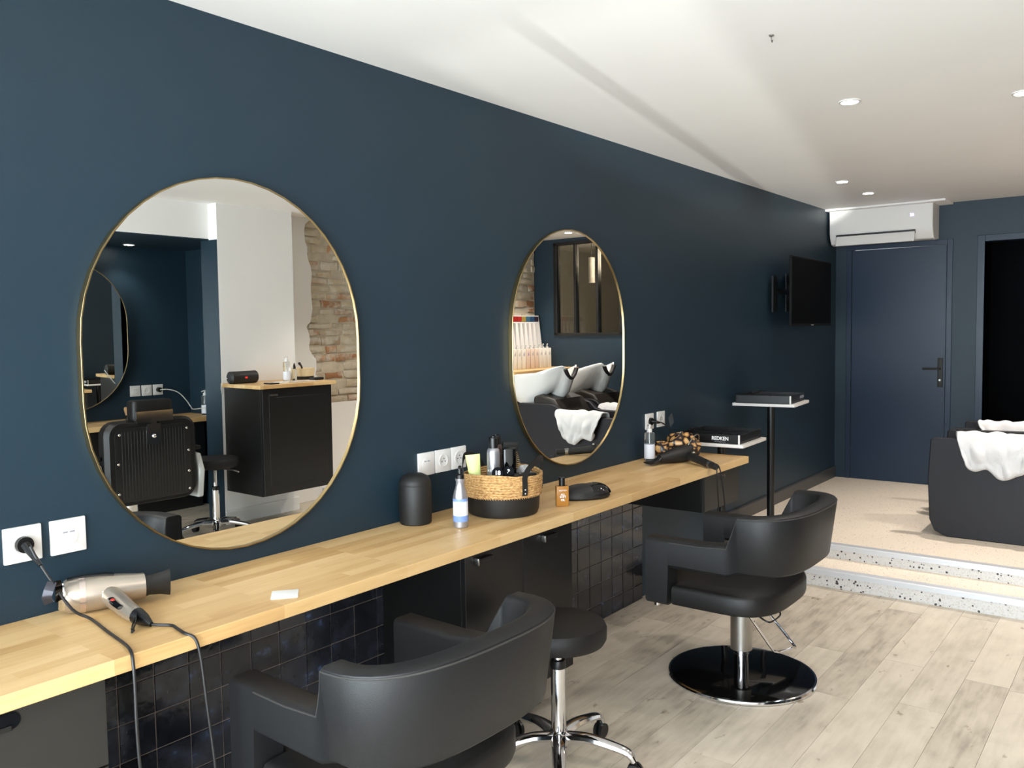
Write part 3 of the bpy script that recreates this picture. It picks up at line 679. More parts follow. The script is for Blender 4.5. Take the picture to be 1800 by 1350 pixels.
def can(name, label, x, y, z, R_, Hh, m, capm, caph=.03, txt=None, tilt=0):
    t = thing(name, label, 'can', (x, y, z))
    G().lathe([(R_*.9, 0), (R_, .004), (R_, Hh-.02), (R_*.93, Hh-.008), (R_*.72, Hh)], 24).build('body', m, t)
    G().lathe([(R_*.7, Hh), (R_*.7, Hh+caph-.003), (R_*.62, Hh+caph), (R_*.4, Hh+caph)], 20).build('cap', capm, t)
    G().tube([(0, 0, Hh+caph-.004), (0, 0, Hh+caph+.004)], R_*.35, 12).build('button', BLKP, t)
    if txt: text(txt, 'print', PRINTW, t, (-R_*.79, R_*.64, Hh*.66), (.63, .78, 0), (0, 0, 1), .0125)
    t.rotation_euler = (tilt, 0, 0); return t
can('spray_can', 'silver hairspray can standing in the basket', BX-.053, BY-.003, K+.009, .0262, .252, SILVER, BLKP, .042, 'REDKEN')
can('spray_can', 'brown metallic spray can behind the silver can in the basket', BX+.012, BY-.040, K+.009, .025, .256, BROWNC, BLKP, .036)
bb = thing('flat_bottle', 'glossy black flat bottle upright in the basket', 'bottle', (BX+.008, BY+.024, K+.009))
G().rbox(-.028, .028, -.016, .016, .02, .25, .012, rz=.008).build('body', BLKG, bb); G().lathe([(.018, 0), (.019, .003), (.019, .02), (.012, .021)], 18).build('cap', BLKP, bb); bb.rotation_euler = (.05, 0, -.75)
hb = thing('hair_brush', 'dark paddle hair brush standing behind the black bottle', 'brush', (BX+.088, BY-.045, K+.03))
G().rbox(-.034, .034, -.008, .008, .11, .235, .007, rz=.003).build('paddle', BLKM, hb)
G().tube([(0, 0, 0), (0, 0, .06), (0, 0, .115)], 1, 10, radii=[.012, .011, .014]).build('handle', BLKM, hb)
g = G()
for i in range(7):
    for k in range(12): g.cyl((-.027+.009*i, .008, .118+.0095*k), (-.027+.009*i, .02, .118+.0095*k), .001, n=4)
b_ = g.build('bristles', BLKP, hb); b_['kind'] = 'stuff'; hb.rotation_euler = (0, .06, -.7)
tb = thing('squeeze_tube', 'pale green squeeze tube leaning in the basket', 'tube', (BX-.078, BY-.064, K+.045))
rg = []
for z, w, h in ((.03, .015, .015), (.05, .019, .018), (.12, .024, .012), (.175, .028, .003), (.19, .029, .0018)):
    rg.append([(w*math.cos(2*PI*j/20), h*math.sin(2*PI*j/20), z) for j in range(20)])
G().loft(rg).build('body', GREEN, tb); G().lathe([(.013, 0), (.014, .002), (.014, .03)], 18).build('cap', PLAST, tb); tb.rotation_euler = (.02, -.10, -.91)
cm = thing('comb', 'wide toothed beech comb leaning in the basket', 'comb', (BX+.112, BY-.008, K+.092))
G().box(-.028, -.014, -.003, .003, 0, .135).build('spine', WOODC, cm, bev=.003)
for k in range(9): G().prism([(-.016, .065+k*.0076), (-.016, .0695+k*.0076), (.03, .0685+k*.0076), (.03, .0665+k*.0076)], -.0025, .0025, 'y').build('tooth', WOODC, cm, smooth=False)
cm.rotation_euler = (.0, -.25, -.91)
def jar(x, y, z, s, lab, tl):
    t = thing('round_tin', lab, 'tin', (x, y, z)); n0 = (-.78, .60, .18)
    R_ = .0215
    c = Vector((0, 0, 0)); nn = Vector(n0).normalized()
    G().cyl(c-nn*.018, c+nn*.010, R_, n=24).build('tin', DARKR, t); G().cyl(c+nn*.010, c+nn*.014, R_*1.04, R_*.98, n=24).build('lid', DARKR, t)
    u = Vector((0, 0, 1))-nn*nn.z
    text(s, 'print', PRINTW, t, c+nn*.0145, (.61, .79, 0), u, .022, bold=.0008)
jar(BX-.112, BY+.064, K+.176, '18', 'black round tin with white number eighteen in the basket', 0)
jar(BX-.072, BY+.086, K+.178, '3', 'black round tin with a white three beside number eighteen', 0)
dk = thing('black_clipper', 'low black clipper lying along the front of the basket', 'clipper', (BX+.005, BY+.100, K+.152))
G().rbox(-.05, .05, -.016, .016, -.012, .012, .012, rz=.006).build('body', BLKP, dk); G().box(-.060, -.048, -.014, .014, -.008, .006).build('blade', DARKM, dk); plab(G().ball((-.02, .012, .012), .005, .004, .003, 8, 5).build('button', CHROME, dk), 'bright round button'); dk.rotation_euler = (0, 0, -.68)
tag(G().ball((BX+.108, BY+.025, K+.148), .026, .03, .026, 18, 12, lambda a, b: 1+.14*math.sin(5*b)*math.cos(3*a)).build('powder_puff', TOWEL), 'crumpled white cotton puff at the right of the basket', 'cotton')
tag(G().rbox(BX+.062, BX+.076, BY+.085, BY+.093, K+.05, K+.155, .003).build('paper_tag', PAPER), 'white paper tag sticking up in the basket by the strap', 'tag')

ob = thing('serum_bottle', 'small amber serum bottle with black cap on the worktop', 'bottle', (2.842, .352, K), .75)
G().rbox(-.026, .026, -.016, .016, 0, .083, .006, rz=.004).build('body', AMBER, ob); G().lathe([(.0125, .083), (.0125, .116), (.011, .118), (.001, .118)], 18).build('cap', BLKP, ob)
text('REDKEN', 'print', PRINTW, ob, (0, .0164, .066), (1, 0, 0), (0, 0, 1), .0085)
for k, z in enumerate((.052, .042, .03)): text(('ALL', 'SOFT', 'OIL')[k], 'print', PRINTW, ob, (.0, .0164, z-.003), (1, 0, 0), (0, 0, 1), .011, bold=.0003)
dc = thing('domed_case', 'low black domed case with glossy visor on the worktop', 'case', (3.03, .335, K), .62)
def dome(sx, sy, sz, k0=0): return [(sx*math.cos(a)*1, sz) for a in (0,)]
rg = []
for k in range(9):
    a = PI/2*k/8; rg.append([(.118*math.cos(a)**.7*math.cos(2*PI*j/36), .068*math.cos(a)**.7*math.sin(2*PI*j/36), .008+.052*math.sin(a)*(1-.25*math.cos(2*PI*j/36)**2*.3)) for j in range(36)]) if k < 8 else rg.append([(.012*math.cos(2*PI*j/36), .008*math.sin(2*PI*j/36), .06) for j in range(36)])
G().loft([[(.11*math.cos(2*PI*j/36), .062*math.sin(2*PI*j/36), 0) for j in range(36)]]+rg).build('shell', BLKM, dc)
plab(G().ball((.045, .004, .012), .078, .066, .053, 30, 14, lambda a, b: 1 if a > 0 else .0 if a < -1 else .2).build('visor', BLKG, dc), 'glossy black visor')
pb = None
def pump_bottle(label, loc, R_=.026, Hh=.15, fill=.55, rz=0, lab=None):
    t = thing('pump_bottle', label, 'bottle', loc, rz)
    plab(G().lathe([(R_*.92, 0), (R_, .004), (R_, Hh-.012), (R_*.9, Hh-.003), (R_*.45, Hh)], 24).build('body', CLEAR, t), 'clear plastic body')
    plab(G().lathe([(R_*1.012, .012), (R_*1.012, Hh*fill)], 24).build('label_band', LABELW, t), 'white label')
    h = plab(G().lathe([(R_*.5, Hh), (R_*.5, Hh+.018), (R_*.22, Hh+.02), (R_*.22, Hh+.034)], 16).build('pump', PLAST, t), 'white pump')
    G().tube([(.012, 0, Hh+.036), (0, 0, Hh+.038), (-.018, 0, Hh+.037), (-.032, 0, Hh+.031)], 1, 10, radii=[.006, .0065, .005, .0035]).build('spout', PLAST, h)
    G().tube([(0, 0, .01), (0, 0, Hh)], .002, 6).build('dip_tube', PLAST, t)
    return t
pump_bottle('clear pump bottle with white label at the far end of the worktop', (4.098, .07, K), .029, .155, .58, 2.4)
h2 = thing('hair_dryer', 'black hair dryer lying at the far end of the worktop', 'hair dryer')
a0, a1 = Vector((4.17, .262, .826)), Vector((3.985, .175, .803)); ax = (a1-a0).normalized()
prof = [(-.02, .03), (0, .043), (.05, .045), (.10, .038), (.15, .03), (.19, .024)]
G().tube([a0+ax*u for u, r_ in prof], 1, 22, radii=[r_ for u, r_ in prof]).build('barrel', BLKM, h2)
ct = (Vector((0, 0, 1))-ax*ax.z).normalized(); sd = ax.cross(ct); rg = []
for u, w, h in ((.19, .023, .022), (.21, .027, .016), (.245, .038, .010), (.265, .042, .006)): rg.append([tuple(a0+ax*u-ct*.008*(u > .2)+sd*w*math.cos(2*PI*j/18)+ct*h*math.sin(2*PI*j/18)) for j in range(18)])
G().loft(rg).build('nozzle', BLKP, h2)
hp = sm([a0+ax*.03+Vector((0, .02, -.006)), (4.085, .36, .806), (4.035, .44, .797), (3.985, .505, .793)], 5)
G().tube(hp, 1, 14, radii=[.024-.008*i/len(hp) for i in range(len(hp))]).build('handle', BLKM, h2)
plab(G().tube([(4.03, .449, .7965), (4.015, .466, .795)], 1, 14, radii=[.0195, .019]).build('handle_ring', STEEL, h2), 'pale metal ring on the handle')
plab(G().ball((4.105, .325, .836), .012, .012, .008, 10, 6).build('hinge_screw', STEEL, h2), 'steel pivot')
cord = [(3.985, .505, .793), (3.975, .515, .77), (3.99, .512, .70), (4.03, .50, .60), (4.06, .485, .52), (4.09, .48, .45), (4.13, .485, .44), (4.14, .488, .52), (4.12, .49, .62), (4.10, .485, .72), (4.10, .472, .772), (4.13, .44, .781), (4.19, .37, .781), (4.27, .30, .782), (4.36, .22, .785), (4.38, .12, .83), (4.34, .07, .92), (4.27, .06, .962), (4.235, .058, .968)]
G().tube(sm(cord, 5), .0036, 8).build('cord', CORD, h2)
plg = G().cyl((4.218, .004, .974), (4.218, .022, .974), .021, n=18).build('plug', BLKP, h2)
G().tube([(4.218, .02, .974), (4.225, .05, .971), (4.24, .06, .967)], 1, 10, radii=[.011, .009, .004]).build('plug_sleeve', BLKP, plg)
tgo = plab(G().strap([(4.34, .07, 1.0), (4.37, .068, .945)], .05, .0015, (1, 0, .55)).build('cord_tag', mat('glossy silver tag', (120, 128, 132), .12, .6), h2), 'glossy silver tag on the cord')
lb = thing('bonnet_bag', 'crumpled leopard print satin bag behind the black dryer', 'bag', (4.235, .20, K))
fn = lambda a, b: 1+.10*math.sin(4*b+2*a)+.06*math.sin(9*b+5*a)+.05*math.cos(7*a+3*b)
o = G().ball((0, .0, .066), .085, .098, .075, 40, 24, fn).ball((-.05, -.10, .055), .05, .06, .04, 24, 14, fn).build('pouch', LEOP, lb)
for v in o.data.vertices:
    if v.co.z < .001: v.co.z = .001
plab(G().tube([(.06*math.cos(a)+.01, .05+.03*math.sin(a), .07+.07*math.sin(a)) for a in [PI*k/10 for k in range(11)]], .003, 6).build('drawstring', STEEL, lb), 'pale drawstring')

# ------------------------------------------------------------------ trolleys with trays
def trolley(label, x, d, zf, zt, rz, txt, w=.40, dp=.40, face='front'):
    t = thing('tray_trolley', label, 'trolley', (x, d, zf), rz); h = zt-zf
    G().lathe([(.17, 0), (.185, .004), (.185, .014), (.03, .02)], 40).build('base', DARKM, t)
    G().lathe([(.024, .015), (.024, h-.02)], 20).build('pole', BLKP, t)
    plab(G().rbox(-w/2, w/2, -dp/2, dp/2, h-.018, h, .012, rz=.002).build('tray_rim', PLAST, t), 'thin white tray board')
    tr = plab(G().box(-w/2+.02, w/2-.03, dp/2-.032, dp/2-.026, h, h+.052).box(-w/2+.02, w/2-.03, -dp/2+.02, -dp/2+.026, h, h+.052).box(-w/2+.02, -w/2+.026, -dp/2+.026, dp/2-.032, h, h+.052).box(w/2-.036, w/2-.03, -dp/2+.026, dp/2-.032, h, h+.052)
              .box(-w/2+.02, w/2-.03, -dp/2+.02, dp/2-.026, h, h+.006).box(-.004, .0, -dp/2+.026, dp/2-.032, h+.006, h+.045).box(-w/2+.026, -.004, .0, .004, h+.006, h+.045).build('organiser', BLKP, t, bev=.0015), 'black compartment tray')
    plab(G().box(-w/2+.0185, -w/2+.022, dp/2-.034, dp/2-.0255, h, h+.05).build('edge_clip', PLAST, tr, smooth=False), 'white corner edge') if False else None
    return t, tr, h, w, dp
def clips(t, h, px, py):
    for k in range(3):
        G().box(px+k*.035, px+k*.035+.014, py, py+.05, h+.05, h+.058).build('clip_top', BLKG, t, bev=.002)
t1, tr1, h1, w1, dp1 = trolley('tall black tray trolley on the platform by the wall', 5.475, .222, ZP, 1.0, -.10, '')
t2, tr2, h2_, w2_, dp2 = trolley('lower black tray trolley at the far end of the worktop', 4.665, .235, 0, .84, -.06, 'REDKEN', .41)
# the corner nearest the camera carries the pale edge; lettering faces the camera side (-x face)
for tr, h, w, dp in ((tr1, h1, w1, dp1), (tr2, h2_, w2_, dp2)):
    plab(G().box(-w/2+.0165, -w/2+.0205, dp/2-.035, dp/2-.0255, h, h+.052).build('edge_clip', PLAST, tr, smooth=False), 'white corner edge')
text('REDKEN', 'lettering', PRINTW, tr2, (-w2_/2+.0195, .06, h2_+.028), (0, 1, 0), (0, 0, 1), .029, bold=.0006, sx=.9)
text('5TH AVENUE NYC', 'lettering', PRINTG, tr2, (-w2_/2+.0195, .06, h2_+.009), (0, 1, 0), (0, 0, 1), .008)
text('REDKEN', 'lettering', PRINTG, tr1, (.10, dp1/2-.0255, h1+.028), (1, 0, 0), (0, 0, 1), .026)
def clip(label, loc, rz):
    t = thing('hair_clip', label, 'clip', loc, rz)
    for k in (-1, 1):
        G().tube(sm([(-.04, k*.004, .006), (-.01, k*.009, .014), (.02, k*.012, .022), (.04, k*.006, .018)], 4), .004, 6, flat=.6).build('jaw', BLKG, t)
    G().cyl((0, -.008, .014), (0, .008, .014), .004, n=8).build('spring', CHROME, t)
    return t
clip('dark hair clip on the tall trolley tray', (5.39, .17, 1.052), .6)
clip('dark hair clip on the lower trolley tray', (4.56, .10, .892), .2)

# ------------------------------------------------------------------ television, air conditioner, ceiling lamps
tv = thing('television', 'black flat television on the wall near the far door', 'television', (6.50, .13, 1.743), -.03)
G().box(-.49, .49, .002, .02, -.252, .252).box(-.33, .33, -.03, .002, -.2, .12).build('body', mat('matt television case', (10, 10, 11), .6, spec=.2), tv, bev=.003)
plab(G().box(-.476, .476, .0195, .0215, -.232, .24).build('screen', SCREEN, tv, smooth=False), 'dark blank screen')
plab(G().box(-.03, .03, .0205, .0225, -.247, -.24).build('logo_bar', PRINTG, tv, smooth=False), 'small grey mark on the lower bezel')
plab(G().box(-.2, .2, -.12, -.112, -.14, .14).box(-.52, -.44, -.112, -.1, -.15, .11).box(-.44, .2, -.115, -.105, -.02, .02).box(-.06, .06, -.112, -.028, -.05, .05).build('wall_bracket', DARKM, tv), 'dark wall bracket')
ac = thing('air_conditioner', 'white split air conditioner above the blue door', 'air conditioner', (L, .41, 2.3))
pr = [(-.002, -.13), (-.13, -.145), (-.185, -.135), (-.215, -.095), (-.232, -.05), (-.236, .135), (-.22, .143), (-.002, .143)]
G().prism(pr, -.395, .395, 'y').build('casing', PLAST, ac, bev=.006, smooth=True)
plab(G().prism([(-.237, -.052), (-.239, .12), (-.235, .12), (-.233, -.052)], -.36, .39, 'y').build('front_panel', PLAST, ac), 'smooth white front panel')
g = G().prism([(-.2385, -.074), (-.2385, -.060), (-.22, -.058), (-.20, -.10)], -.34, .27, 'y')
plab(g.build('outlet_slot', BLKP, ac), 'dark air outlet slot')
plab(G().prism([(-.232, -.074), (-.240, -.075), (-.258, -.115), (-.266, -.150), (-.260, -.154), (-.246, -.118)], -.335, .268, 'y').build('louvre', PLAST, ac, bev=.002), 'white swing louvre')
text('26', 'display', DISP, ac, (-.2395, .245, .055), (0, 1, 0), (0, 0, 1), .03)
struct(G().box(L-.30, L, -.0, .905, H-.016, H-.001).build('trim_8', WHITE, bev=.002))
def downlight(x, d, z, label, power=7, cone=1.9):
    t = thing('downlight', label, 'downlight', (x, d, z), 0, 'recessed ceiling downlights')
    G().lathe([(.046, 0), (.046, -.005), (.036, -.006), (.034, 0)], 28).build('ring', PLAST, t)
    plab(G().lathe([(.001, -.004), (.034, -.004), (.034, -.001)], 24).build('lens', GLOW, t), 'lit lens')
    lamp('downlight_beam', 'SPOT', (x, d, z-.02), (x, d, 0), power, (1, .91, .83), spot_size=cone, spot_blend=.6, shadow_soft_size=.035)
downlight(3.85, 1.18, H, 'lit recessed downlight in the middle of the white ceiling', 6)
downlight(5.93, .532, H, 'lit downlight left of the pair in front of the air conditioner', 1.5)
downlight(6.571, .524, H, 'lit downlight of the pair nearest the air conditioner', 1.5)
downlight(4.19, 1.785, H, 'lit downlight cut by the right edge of the photograph', 8)
downlight(7.1, 2.49, H, 'lit downlight over the wash units, seen in the far mirror', 26)
downlight(3.55, 4.3, 2.18, 'lit downlight under the white header of the barber niche', 3)
downlight(5.9, 1.75, H, 'added unseen downlight above the near wash unit', 32)  # added and unseen, brightens the platform
for x_, d_, p_ in ((1.5, 2.1, 12), (1.9, 3.0, 12), (4.9, 2.55, 15)):  # downlights added beyond the view to brighten the deeper room
    downlight(x_, d_, H, ['added unseen downlight nearest the shop front', 'added unseen downlight in front of the barber niche', 'added unseen downlight in front of the bare brick recess'][(1.5, 1.9, 4.9).index(x_)], p_)
hk = thing('ceiling_hook', 'tiny metal hook in the bright part of the ceiling', 'hook', (2.811, 1.23, H))
G().lathe([(.008, 0), (.008, -.004), (.003, -.006)], 10).build('rose', STEEL, hk); G().tube(sm([(0, 0, -.004), (0, 0, -.016), (.007, 0, -.022), (.012, 0, -.015)], 4), .002, 6).build('hook', STEEL, hk)

# ------------------------------------------------------------------ wash units and towels
def wash_unit(label, x0, d0):
    t = thing('wash_unit', label, 'wash unit', (x0, d0, ZP), 0, 'backwash units on the platform')
    w = .56
    prof = [(.03, .03), (.10, .0), (.98, .0), (.98, .70), (.66, .70), (.60, .685), (.545, .635), (.50, .62), (.02, .61), (0, .60), (-.012, .35), (0, .10)]
    for a, b in ((0, .05), (w-.05, w)):
        o = G().prism(prof, a, b, 'x').build('side_panel', LEATHB, t, bev=.006)
    G().box(.05, w-.05, .12, .9, .06, .22).build('frame', BLKP, t)
    G().rbox(.055, w-.055, .06, .58, .24, .36, .03, rz=.02).build('seat', SEATM, t)
    bp = [(.46, .33), (.54, .31), (.88, .70), (.87, .755), (.80, .775), (.66, .735), (.58, .62)]
    G().prism(bp, .055, w-.055, 'x').build('backrest', mat('brown black cushion', (44, 39, 35), .5, spec=.35), t, bev=.02, seg=3)
    lg = [(.03, .2), (.06, .2), (.09, .34), (.04, .34)]
    G().prism(lg, .07, w-.07, 'x').build('leg_rest', SEATM, t, bev=.008)
    # ceramic basin, raised horns either side of the neck notch
    cx, cy = w/2-.02, .885; n = 48; rr = []
    def rim(a):
        # plan point and height; front (towards the sitter) at a = -pi/2
        c, s = math.cos(a), math.sin(a); e = .62
        px = .215*math.copysign(abs(c)**e, c); py = .27*math.copysign(abs(s)**e, s)
        if py < 0: px *= 1-.28*(-py/.27)**2
        front = max(0, -py/.27)
        z = .94+.082*front-.012*max(0, py/.27); nt = math.exp(-(px/.075)**4) if py < -.15 else 0
        return px, py, z-.11*nt
    for k, (sc, fz) in enumerate(((.30, -1.0), (.55, -.98), (.78, -.86), (.93, -.55), (1.0, -.12), (1.01, -.02), (1.0, 0), (.965, 0), (.95, -.03), (.90, -.4), (.7, -.72), (.3, -.8))):
        ring = []
        for j in range(n):
            a = 2*PI*j/n; px, py, z = rim(a); dep = .30-.06*max(0, -py/.27)-.04*max(0, py/.27)
            shift = .05*max(0, -fz) if fz < -.05 else 0
            ring.append((cx+px*sc, cy+py*sc+shift, z+fz*dep if fz < -.05 else z+fz*.3))
        rr.append(ring)
    bs = plab(G().loft(rr).build('basin', CERAM, t, ang=1.2), 'white ceramic basin')
    pts = [(cx+px_, cy-.262+.0, .905+.07*(px_/.075)**2*.9) for px_ in (-.085, -.06, -.03, 0, .03, .06, .085)]
    plab(G().tube(sm(pts, 4), .02, 12, flat=.8).build('neck_rest', RUBBER, bs), 'dark rubber neck rest')
    G().box(cx-.14, cx+.14, cy-.06, cy+.2, .0, .72).build('pedestal', BLKP, t, bev=.01)
    return t
wu = wash_unit('near black wash unit with white basin and towel on its side', 5.755, 1.13)
wash_unit('second black wash unit behind the near one, basin reflected in mirror', 6.375, 1.13)
def towel(label, x, d0, d1, ztop, drop, seed, xi=.05):
    random.seed(seed); nu, nv = 30, 26; ln = d1-d0
    rows = []
    for i in range(nu+1):
        u = i/nu; row = []
        edge = math.sin(PI*min(max(u, .0), 1))**.5
        for j in range(nv+1):
            v = j/nv*2-1
            wv = .016*math.sin(9*u+6*v+seed)+.011*math.sin(17*u-5*v)+.008*math.sin(27*u+9*v+2*seed)
            if v < -.25:
                k = (-v-.25)/.75; dr = drop*(.6+.4*edge)*k*(1+.13*math.sin(5*u+seed)+.07*math.sin(13*u)); px = x-.014-.026*math.sin(k*PI)-abs(wv)*1.1*min(1, k*2); pz = ztop+.014-dr
                roll = max(0, k-.82)/.18; px -= .022*math.sin(roll*PI); 
            elif v > .25:
                k = (v-.25)/.75; dr = drop*.6*k; px = x+xi+.012+abs(wv)*k+.01*math.sin(k*PI); pz = ztop+.014-dr
            else:
                q = v/.25; px = x+xi/2+(xi/2+.013)*q; pz = ztop+.014+.014*math.cos(q*PI/2)+abs(wv)*.5
            taper = 1-.42*max(0, abs(v)-.30)*(1+.3*math.sin(3*v+seed))
            row.append((px, (d0+d1)/2+(u-.5)*ln*taper+.01*math.sin(6*v+seed), pz))
        rows.append(row)
    o = G().loft(rows, cap=False, closed=False).build('towel', TOWEL, ang=3)
    sb = o.modifiers.new('solid', 'SOLIDIFY'); sb.thickness = .012; sb.offset = 1
    su = o.modifiers.new('sub', 'SUBSURF'); su.levels = 1; su.render_levels = 1
    return tag(o, label, 'towel')
towel('white towel draped over the near side of the front wash unit', 5.755, 1.27, 1.72, ZP+.615, .235, 3)
towel('white towel draped over the second wash unit, cut by the right edge', 6.375, 1.30, 1.70, ZP+.625, .2, 5)

# ------------------------------------------------------------------ what the mirrors show of the other side
bc = thing('back_counter', 'oak topped counter against the far wall behind the wash basins', 'counter', (6.45, 2.68, ZP))
G().box(0, 1.10, .0, .525, .885, .92).build('counter_top', OAK, bc, bev=.002); G().box(.02, 1.08, .04, .52, .0, .885).build('body', BLACK, bc)
for k in range(3): G().box(.03+.353*k, .03+.353*k+.35, .02, .04, .02, .88).build('door', BLACK, bc, bev=.001)
mats = [BOTW, BOTW, BOTW, BOTP, BOTP, BOTP, BOTW, BOTW, BOTW]
pos_names = ['first', 'second', 'third', 'fourth', 'fifth', 'sixth', 'seventh', 'eighth', 'last']
for k in range(9):
    x = 6.80+.075*k
    t = thing('shampoo_bottle', '%s tall pump bottle of the shampoo row, counted from the left' % pos_names[k], 'bottle', (x, 2.98, ZP+.92), 0, 'row of shampoo bottles on the back counter')
    G().rbox(-.033, .033, -.033, .033, 0, .205, .006, rz=.005).build('body', mats[k], t)
    pmp = G().lathe([(.014, .205), (.014, .22), (.006, .222), (.006, .245)], 12).build('pump', PLAST, t)
    G().tube([(.008, 0, .247), (-.02, -.02, .247), (-.032, -.03, .24)], .006, 8).build('spout', PLAST, pmp)
    text('k', 'print', (PURP if k in (2, 3) else PRINTG), t, (0, -.0335, .15), (-1, 0, 0), (0, 0, 1), .06)
cc = thing('colour_chart', 'white hair colour chart stand behind the shampoo bottles', 'chart', (6.85, 3.08, ZP+.92))
G().prism([(.03, 0), (.06, 0), (.11, .55), (.10, .55)], -.1, .68, 'x').build('panel', PLAST, cc)
sw_c = [(50, 44, 42), (88, 82, 78), (110, 112, 106), (84, 110, 84), (150, 30, 24), (156, 36, 28), (150, 128, 60), (58, 96, 116), (34, 66, 100), (44, 32, 46)]
for k in range(10): plab(G().box(-.09+.076*k, -.02+.076*k, .088, .098, .485, .54).build('hair_swatch', mat('swatch dye %d' % k, sw_c[k], .5), cc, smooth=False), 'dyed hair swatch')
for k in range(10): G().box(-.09+.076*k, -.086+.076*k, .055, .094, .05, .47).build('groove', mat('pale groove', (196, 192, 188), .5), cc, smooth=False)

wc = thing('wall_cabinet', 'black wall hung cabinet with oak top on the white pillar', 'cabinet', (3.80, PD, .265))
G().box(0, .655, -.45, -.001, 0, .80).build('body', BLACK, wc, bev=.001)
dr = G().box(0.004, .651, -.47, -.451, .004, .796).build('door', BLACK, wc, bev=.0015)
G().box(.06, .595, -.472, -.47, .07, .73).build('door_panel', BLACK, dr, bev=.001)
G().box(.07, .13, -.486, -.47, .745, .757).build('edge_pull', STEEL, dr)
G().box(-.03, .685, -.49, -.001, .80, .828).build('oak_top', OAK, wc, bev=.002)
ZC = .265+.828
spk = thing('loudspeaker', 'black cylindrical loudspeaker lying on the wall cabinet', 'speaker', (3.865, 3.30, ZC))
G().tube([(-.115, 0, .048), (-.11, 0, .048), (.11, 0, .048), (.115, 0, .048)], 1, 24, radii=[.04, .047, .047, .04]).build('body', BLKM, spk)
for s in (-1, 1): G().cyl((s*.114, 0, .048), (s*.119, 0, .048), .036, .03, n=20).build('bass_cap', BLKP, spk)
plab(G().rbox(-.009, .009, -.049, -.045, .041, .053, .002).build('badge', REDL, spk), 'lit red badge')
pump_bottle('clear pump bottle with white label standing on the wall cabinet', (4.21, 3.22, ZC), .028, .155, .5, 0)
sb2 = thing('dropper_bottle', 'small bottle with black nozzle on the wall cabinet', 'bottle', (4.30, 3.24, ZC))
G().lathe([(.018, 0), (.02, .003), (.02, .085), (.01, .098)], 20).build('body', CLEAR, sb2); G().lathe([(.011, .095), (.011, .11), (.004, .135), (.002, .14)], 14).build('nozzle', BLKP, sb2)
bw = thing('straw_bowl', 'small straw bowl with black base on the wall cabinet', 'bowl', (4.45, 3.32, ZC))
G().lathe([(.085, .026), (.094, .09), (.087, .09), (.08, .03)], 32).build('straw_wall', mat('pale straw', (232, 210, 168), .8, bump=.6, bscale=120), bw); G().lathe([(.074, 0), (.082, .003), (.086, .027), (.06, .027)], 32).build('black_base', BLKM, bw)
tag(G().tube(sm([(4.42, 3.29, ZC+.03), (4.39, 3.26, ZC+.10), (4.335, 3.22, ZC+.135)], 4), 1, 10, radii=[.006]*4+[.008]*3+[.011]*2).build('brush_handle', BLKP), 'black tint brush leaning out of the straw bowl', 'brush')
tag(G().rbox(3.90, 3.98, 3.00, 3.10, ZC, ZC+.010, .012, rz=.003).build('phone', BLKG), 'black phone lying in front of the loudspeaker', 'phone')
tag(G().box(4.02, 4.10, 3.05, 3.14, ZC, ZC+.008).build('card_stack', PAPER, bev=.001), 'small stack of white cards on the wall cabinet', 'cards')
tag(G().box(4.14, 4.36, 3.02, 3.16, ZC, ZC+.006).build('booklet', mat('booklet cover', (200, 188, 176), .6), bev=.001), 'pale booklet lying flat on the wall cabinet', 'booklet')
tag(G().rbox(4.38, 4.50, 3.12, 3.17, ZC, ZC+.022, .01, rz=.005).build('comb_case', BLKM), 'black comb case in front of the straw bowl', 'case')
# barber station in the niche
tag(G().box(1.9, 4.155, 4.10, 4.499, .74, .78).build('worktop', OAK, bev=.002), 'oak worktop of the barber niche, seen in reflection', 'worktop')
nb = thing('base_cabinet', 'dark base cabinet under the niche worktop', 'cabinet', (2.0, 4.2, 0)); G().box(0, 2.1, .02, .299, .12, .74).build('body', BLACK, nb)
for k in range(3): G().box(.7*k+.002, .7*k+.698, 0, .02, .125, .735).build('door', BLACK, nb, bev=.001)
G().box(0, 2.1, .06, .299, 0, .12).build('plinth', BLKM, nb)
sbz = thing('shaving_brush', 'shaving brush with tan bristles standing on the niche worktop', 'brush', (3.44, 4.22, .78))
G().lathe([(.018, 0), (.02, .004), (.014, .02), (.012, .035), (.017, .05), (.014, .056)], 18).build('handle', BLKP, sbz); G().lathe([(.013, .054), (.022, .085), (.026, .105), (.022, .118), (.001, .122)], 20).build('bristles', TEAKD, sbz)
pump_bottle('clear pump bottle with white label on the niche worktop', (4.13, 4.23, .78), .03, .165, .5, 0)
cb = thing('charging_cable', 'white cable drooping from niche socket to the pillar', 'cable')
G().tube(sm([(3.86, 4.46, 1.0), (3.92, 4.44, 1.0), (4.0, 4.42, .97), (4.06, 4.40, .90), (4.09, 4.385, .845), (4.05, 4.27, .83), (4.02, 4.0, .87), (3.94, 3.75, .93), (3.80, 3.48, 1.0), (3.755, 3.42, 1.06), (3.735, 3.36, 1.115), (3.735, 3.31, 1.138)], 5), .004, 6).build('cord', WCORD, cb)
plab(G().cyl((3.86, 4.496, 1.0), (3.86, 4.46, 1.0), .02, n=16).build('plug', BLKP, cb), 'black plug')
ch = thing('barber_chair', 'black barber chair with headrest seen from behind in mirror', 'chair', (2.935, 2.98, 0), -.04)
rg = []
def rp(w, z0, z1, r_, d, n=5):
    q = []
    for cx, cz, a0 in ((w-r_, z1-r_, 0), (-w+r_, z1-r_, PI/2), (-w+r_, z0+r_, PI), (w-r_, z0+r_, 1.5*PI)):
        for k in range(n+1): a = a0+PI/2*k/n; q.append((cx+r_*math.cos(a), d, cz+r_*math.sin(a)))
    return q
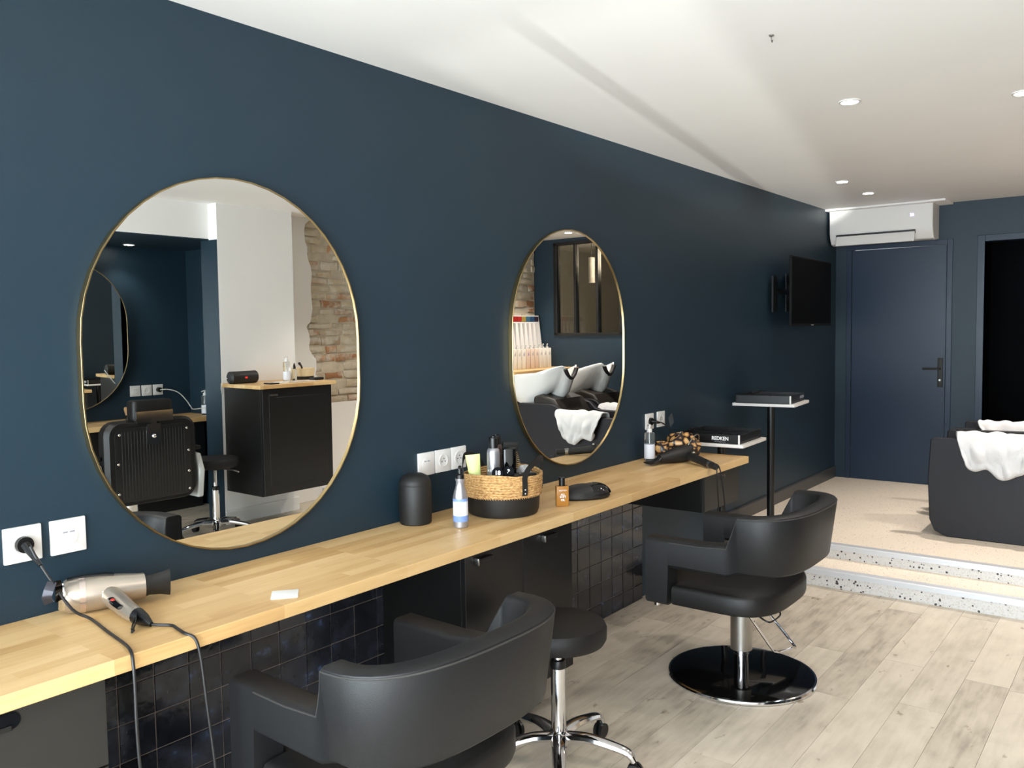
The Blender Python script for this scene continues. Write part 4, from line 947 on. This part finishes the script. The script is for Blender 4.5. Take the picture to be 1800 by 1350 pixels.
G().loft([rp(.28, .40, .905, .08, .10), rp(.305, .385, .925, .09, .075), rp(.308, .38, .93, .09, .0), rp(.285, .39, .915, .08, -.03)]).build('backrest', SEATM, ch)
bpn = G().loft([rp(.255, .41, .885, .05, -.029), rp(.255, .41, .885, .05, -.036), rp(.25, .415, .88, .05, -.038)]).build('back_panel', BLACK, ch)
g = G()
for k in range(22): g.cyl((-.21+.02*k, -.038, .43), (-.21+.02*k, -.038, .86), .003, n=6)
rb = g.build('ribs', BLACK, bpn); rb['kind'] = 'stuff'
for x, z in ((-.225, .845), (-.236, .66), (-.238, .47), (.228, .85), (.238, .70), (.236, .56), (.238, .44)): plab(G().ball((x, -.039, z), .009, .006, .009, 10, 6).build('screw', SCREW, bpn), 'bright screw head')
hr = G().rbox(-.135, .135, -.05, .06, .92, 1.055, .03, rz=.02).build('headrest', SEATM, ch)
plab(G().box(-.11, .125, -.058, -.048, .915, .985).box(-.12, -.11, -.06, -.01, .91, .985).build('headrest_plate', CHROME, hr), 'chrome plate under the headrest')
plab(G().box(-.045, .045, -.043, -.037, .765, .90).box(-.02, .02, -.043, .0, .895, .92).build('headrest_bracket', CHROME, ch), 'chrome headrest bracket')
plab(G().ball((0, -.046, .82), .013, .01, .013, 12, 8).build('bracket_knob', CHROME, ch), 'chrome knob')
for s in (-1, 1):
    plab(G().prism([(-.02, .36), (.02, .36), (.04, .62), (.38, .66), (.42, .62), (.40, .36), (.46, .33), (.44, .69), (.0, .68), (-.03, .60)] if False else [(-.0, .36), (.44, .36), (.46, .66), (.40, .69), (.02, .66), (-.03, .55)], s*.315, s*.36, 'x').build('armrest', ARMG, ch, bev=.01), 'silver grey armrest')
    G().rbox(s*.3375-.03, s*.3375+.03, .02, .42, .685, .715, .02, rz=.01).build('arm_pad', SEATM, ch)
G().rbox(-.30, .30, .08, .60, .36, .48, .05, rz=.03).build('seat', SEATM, ch)
G().box(-.2, .2, .62, .70, .12, .38).build('footrest', CHROME, ch, bev=.01)
G().lathe([(.05, .04), (.05, .36)], 24, (0, .32, 0)).build('column', CHROME, ch); G().lathe([(.26, 0), (.265, .01), (.25, .03), (.08, .05)], 48, (0, .32, 0)).build('base_disc', CHROME, ch)
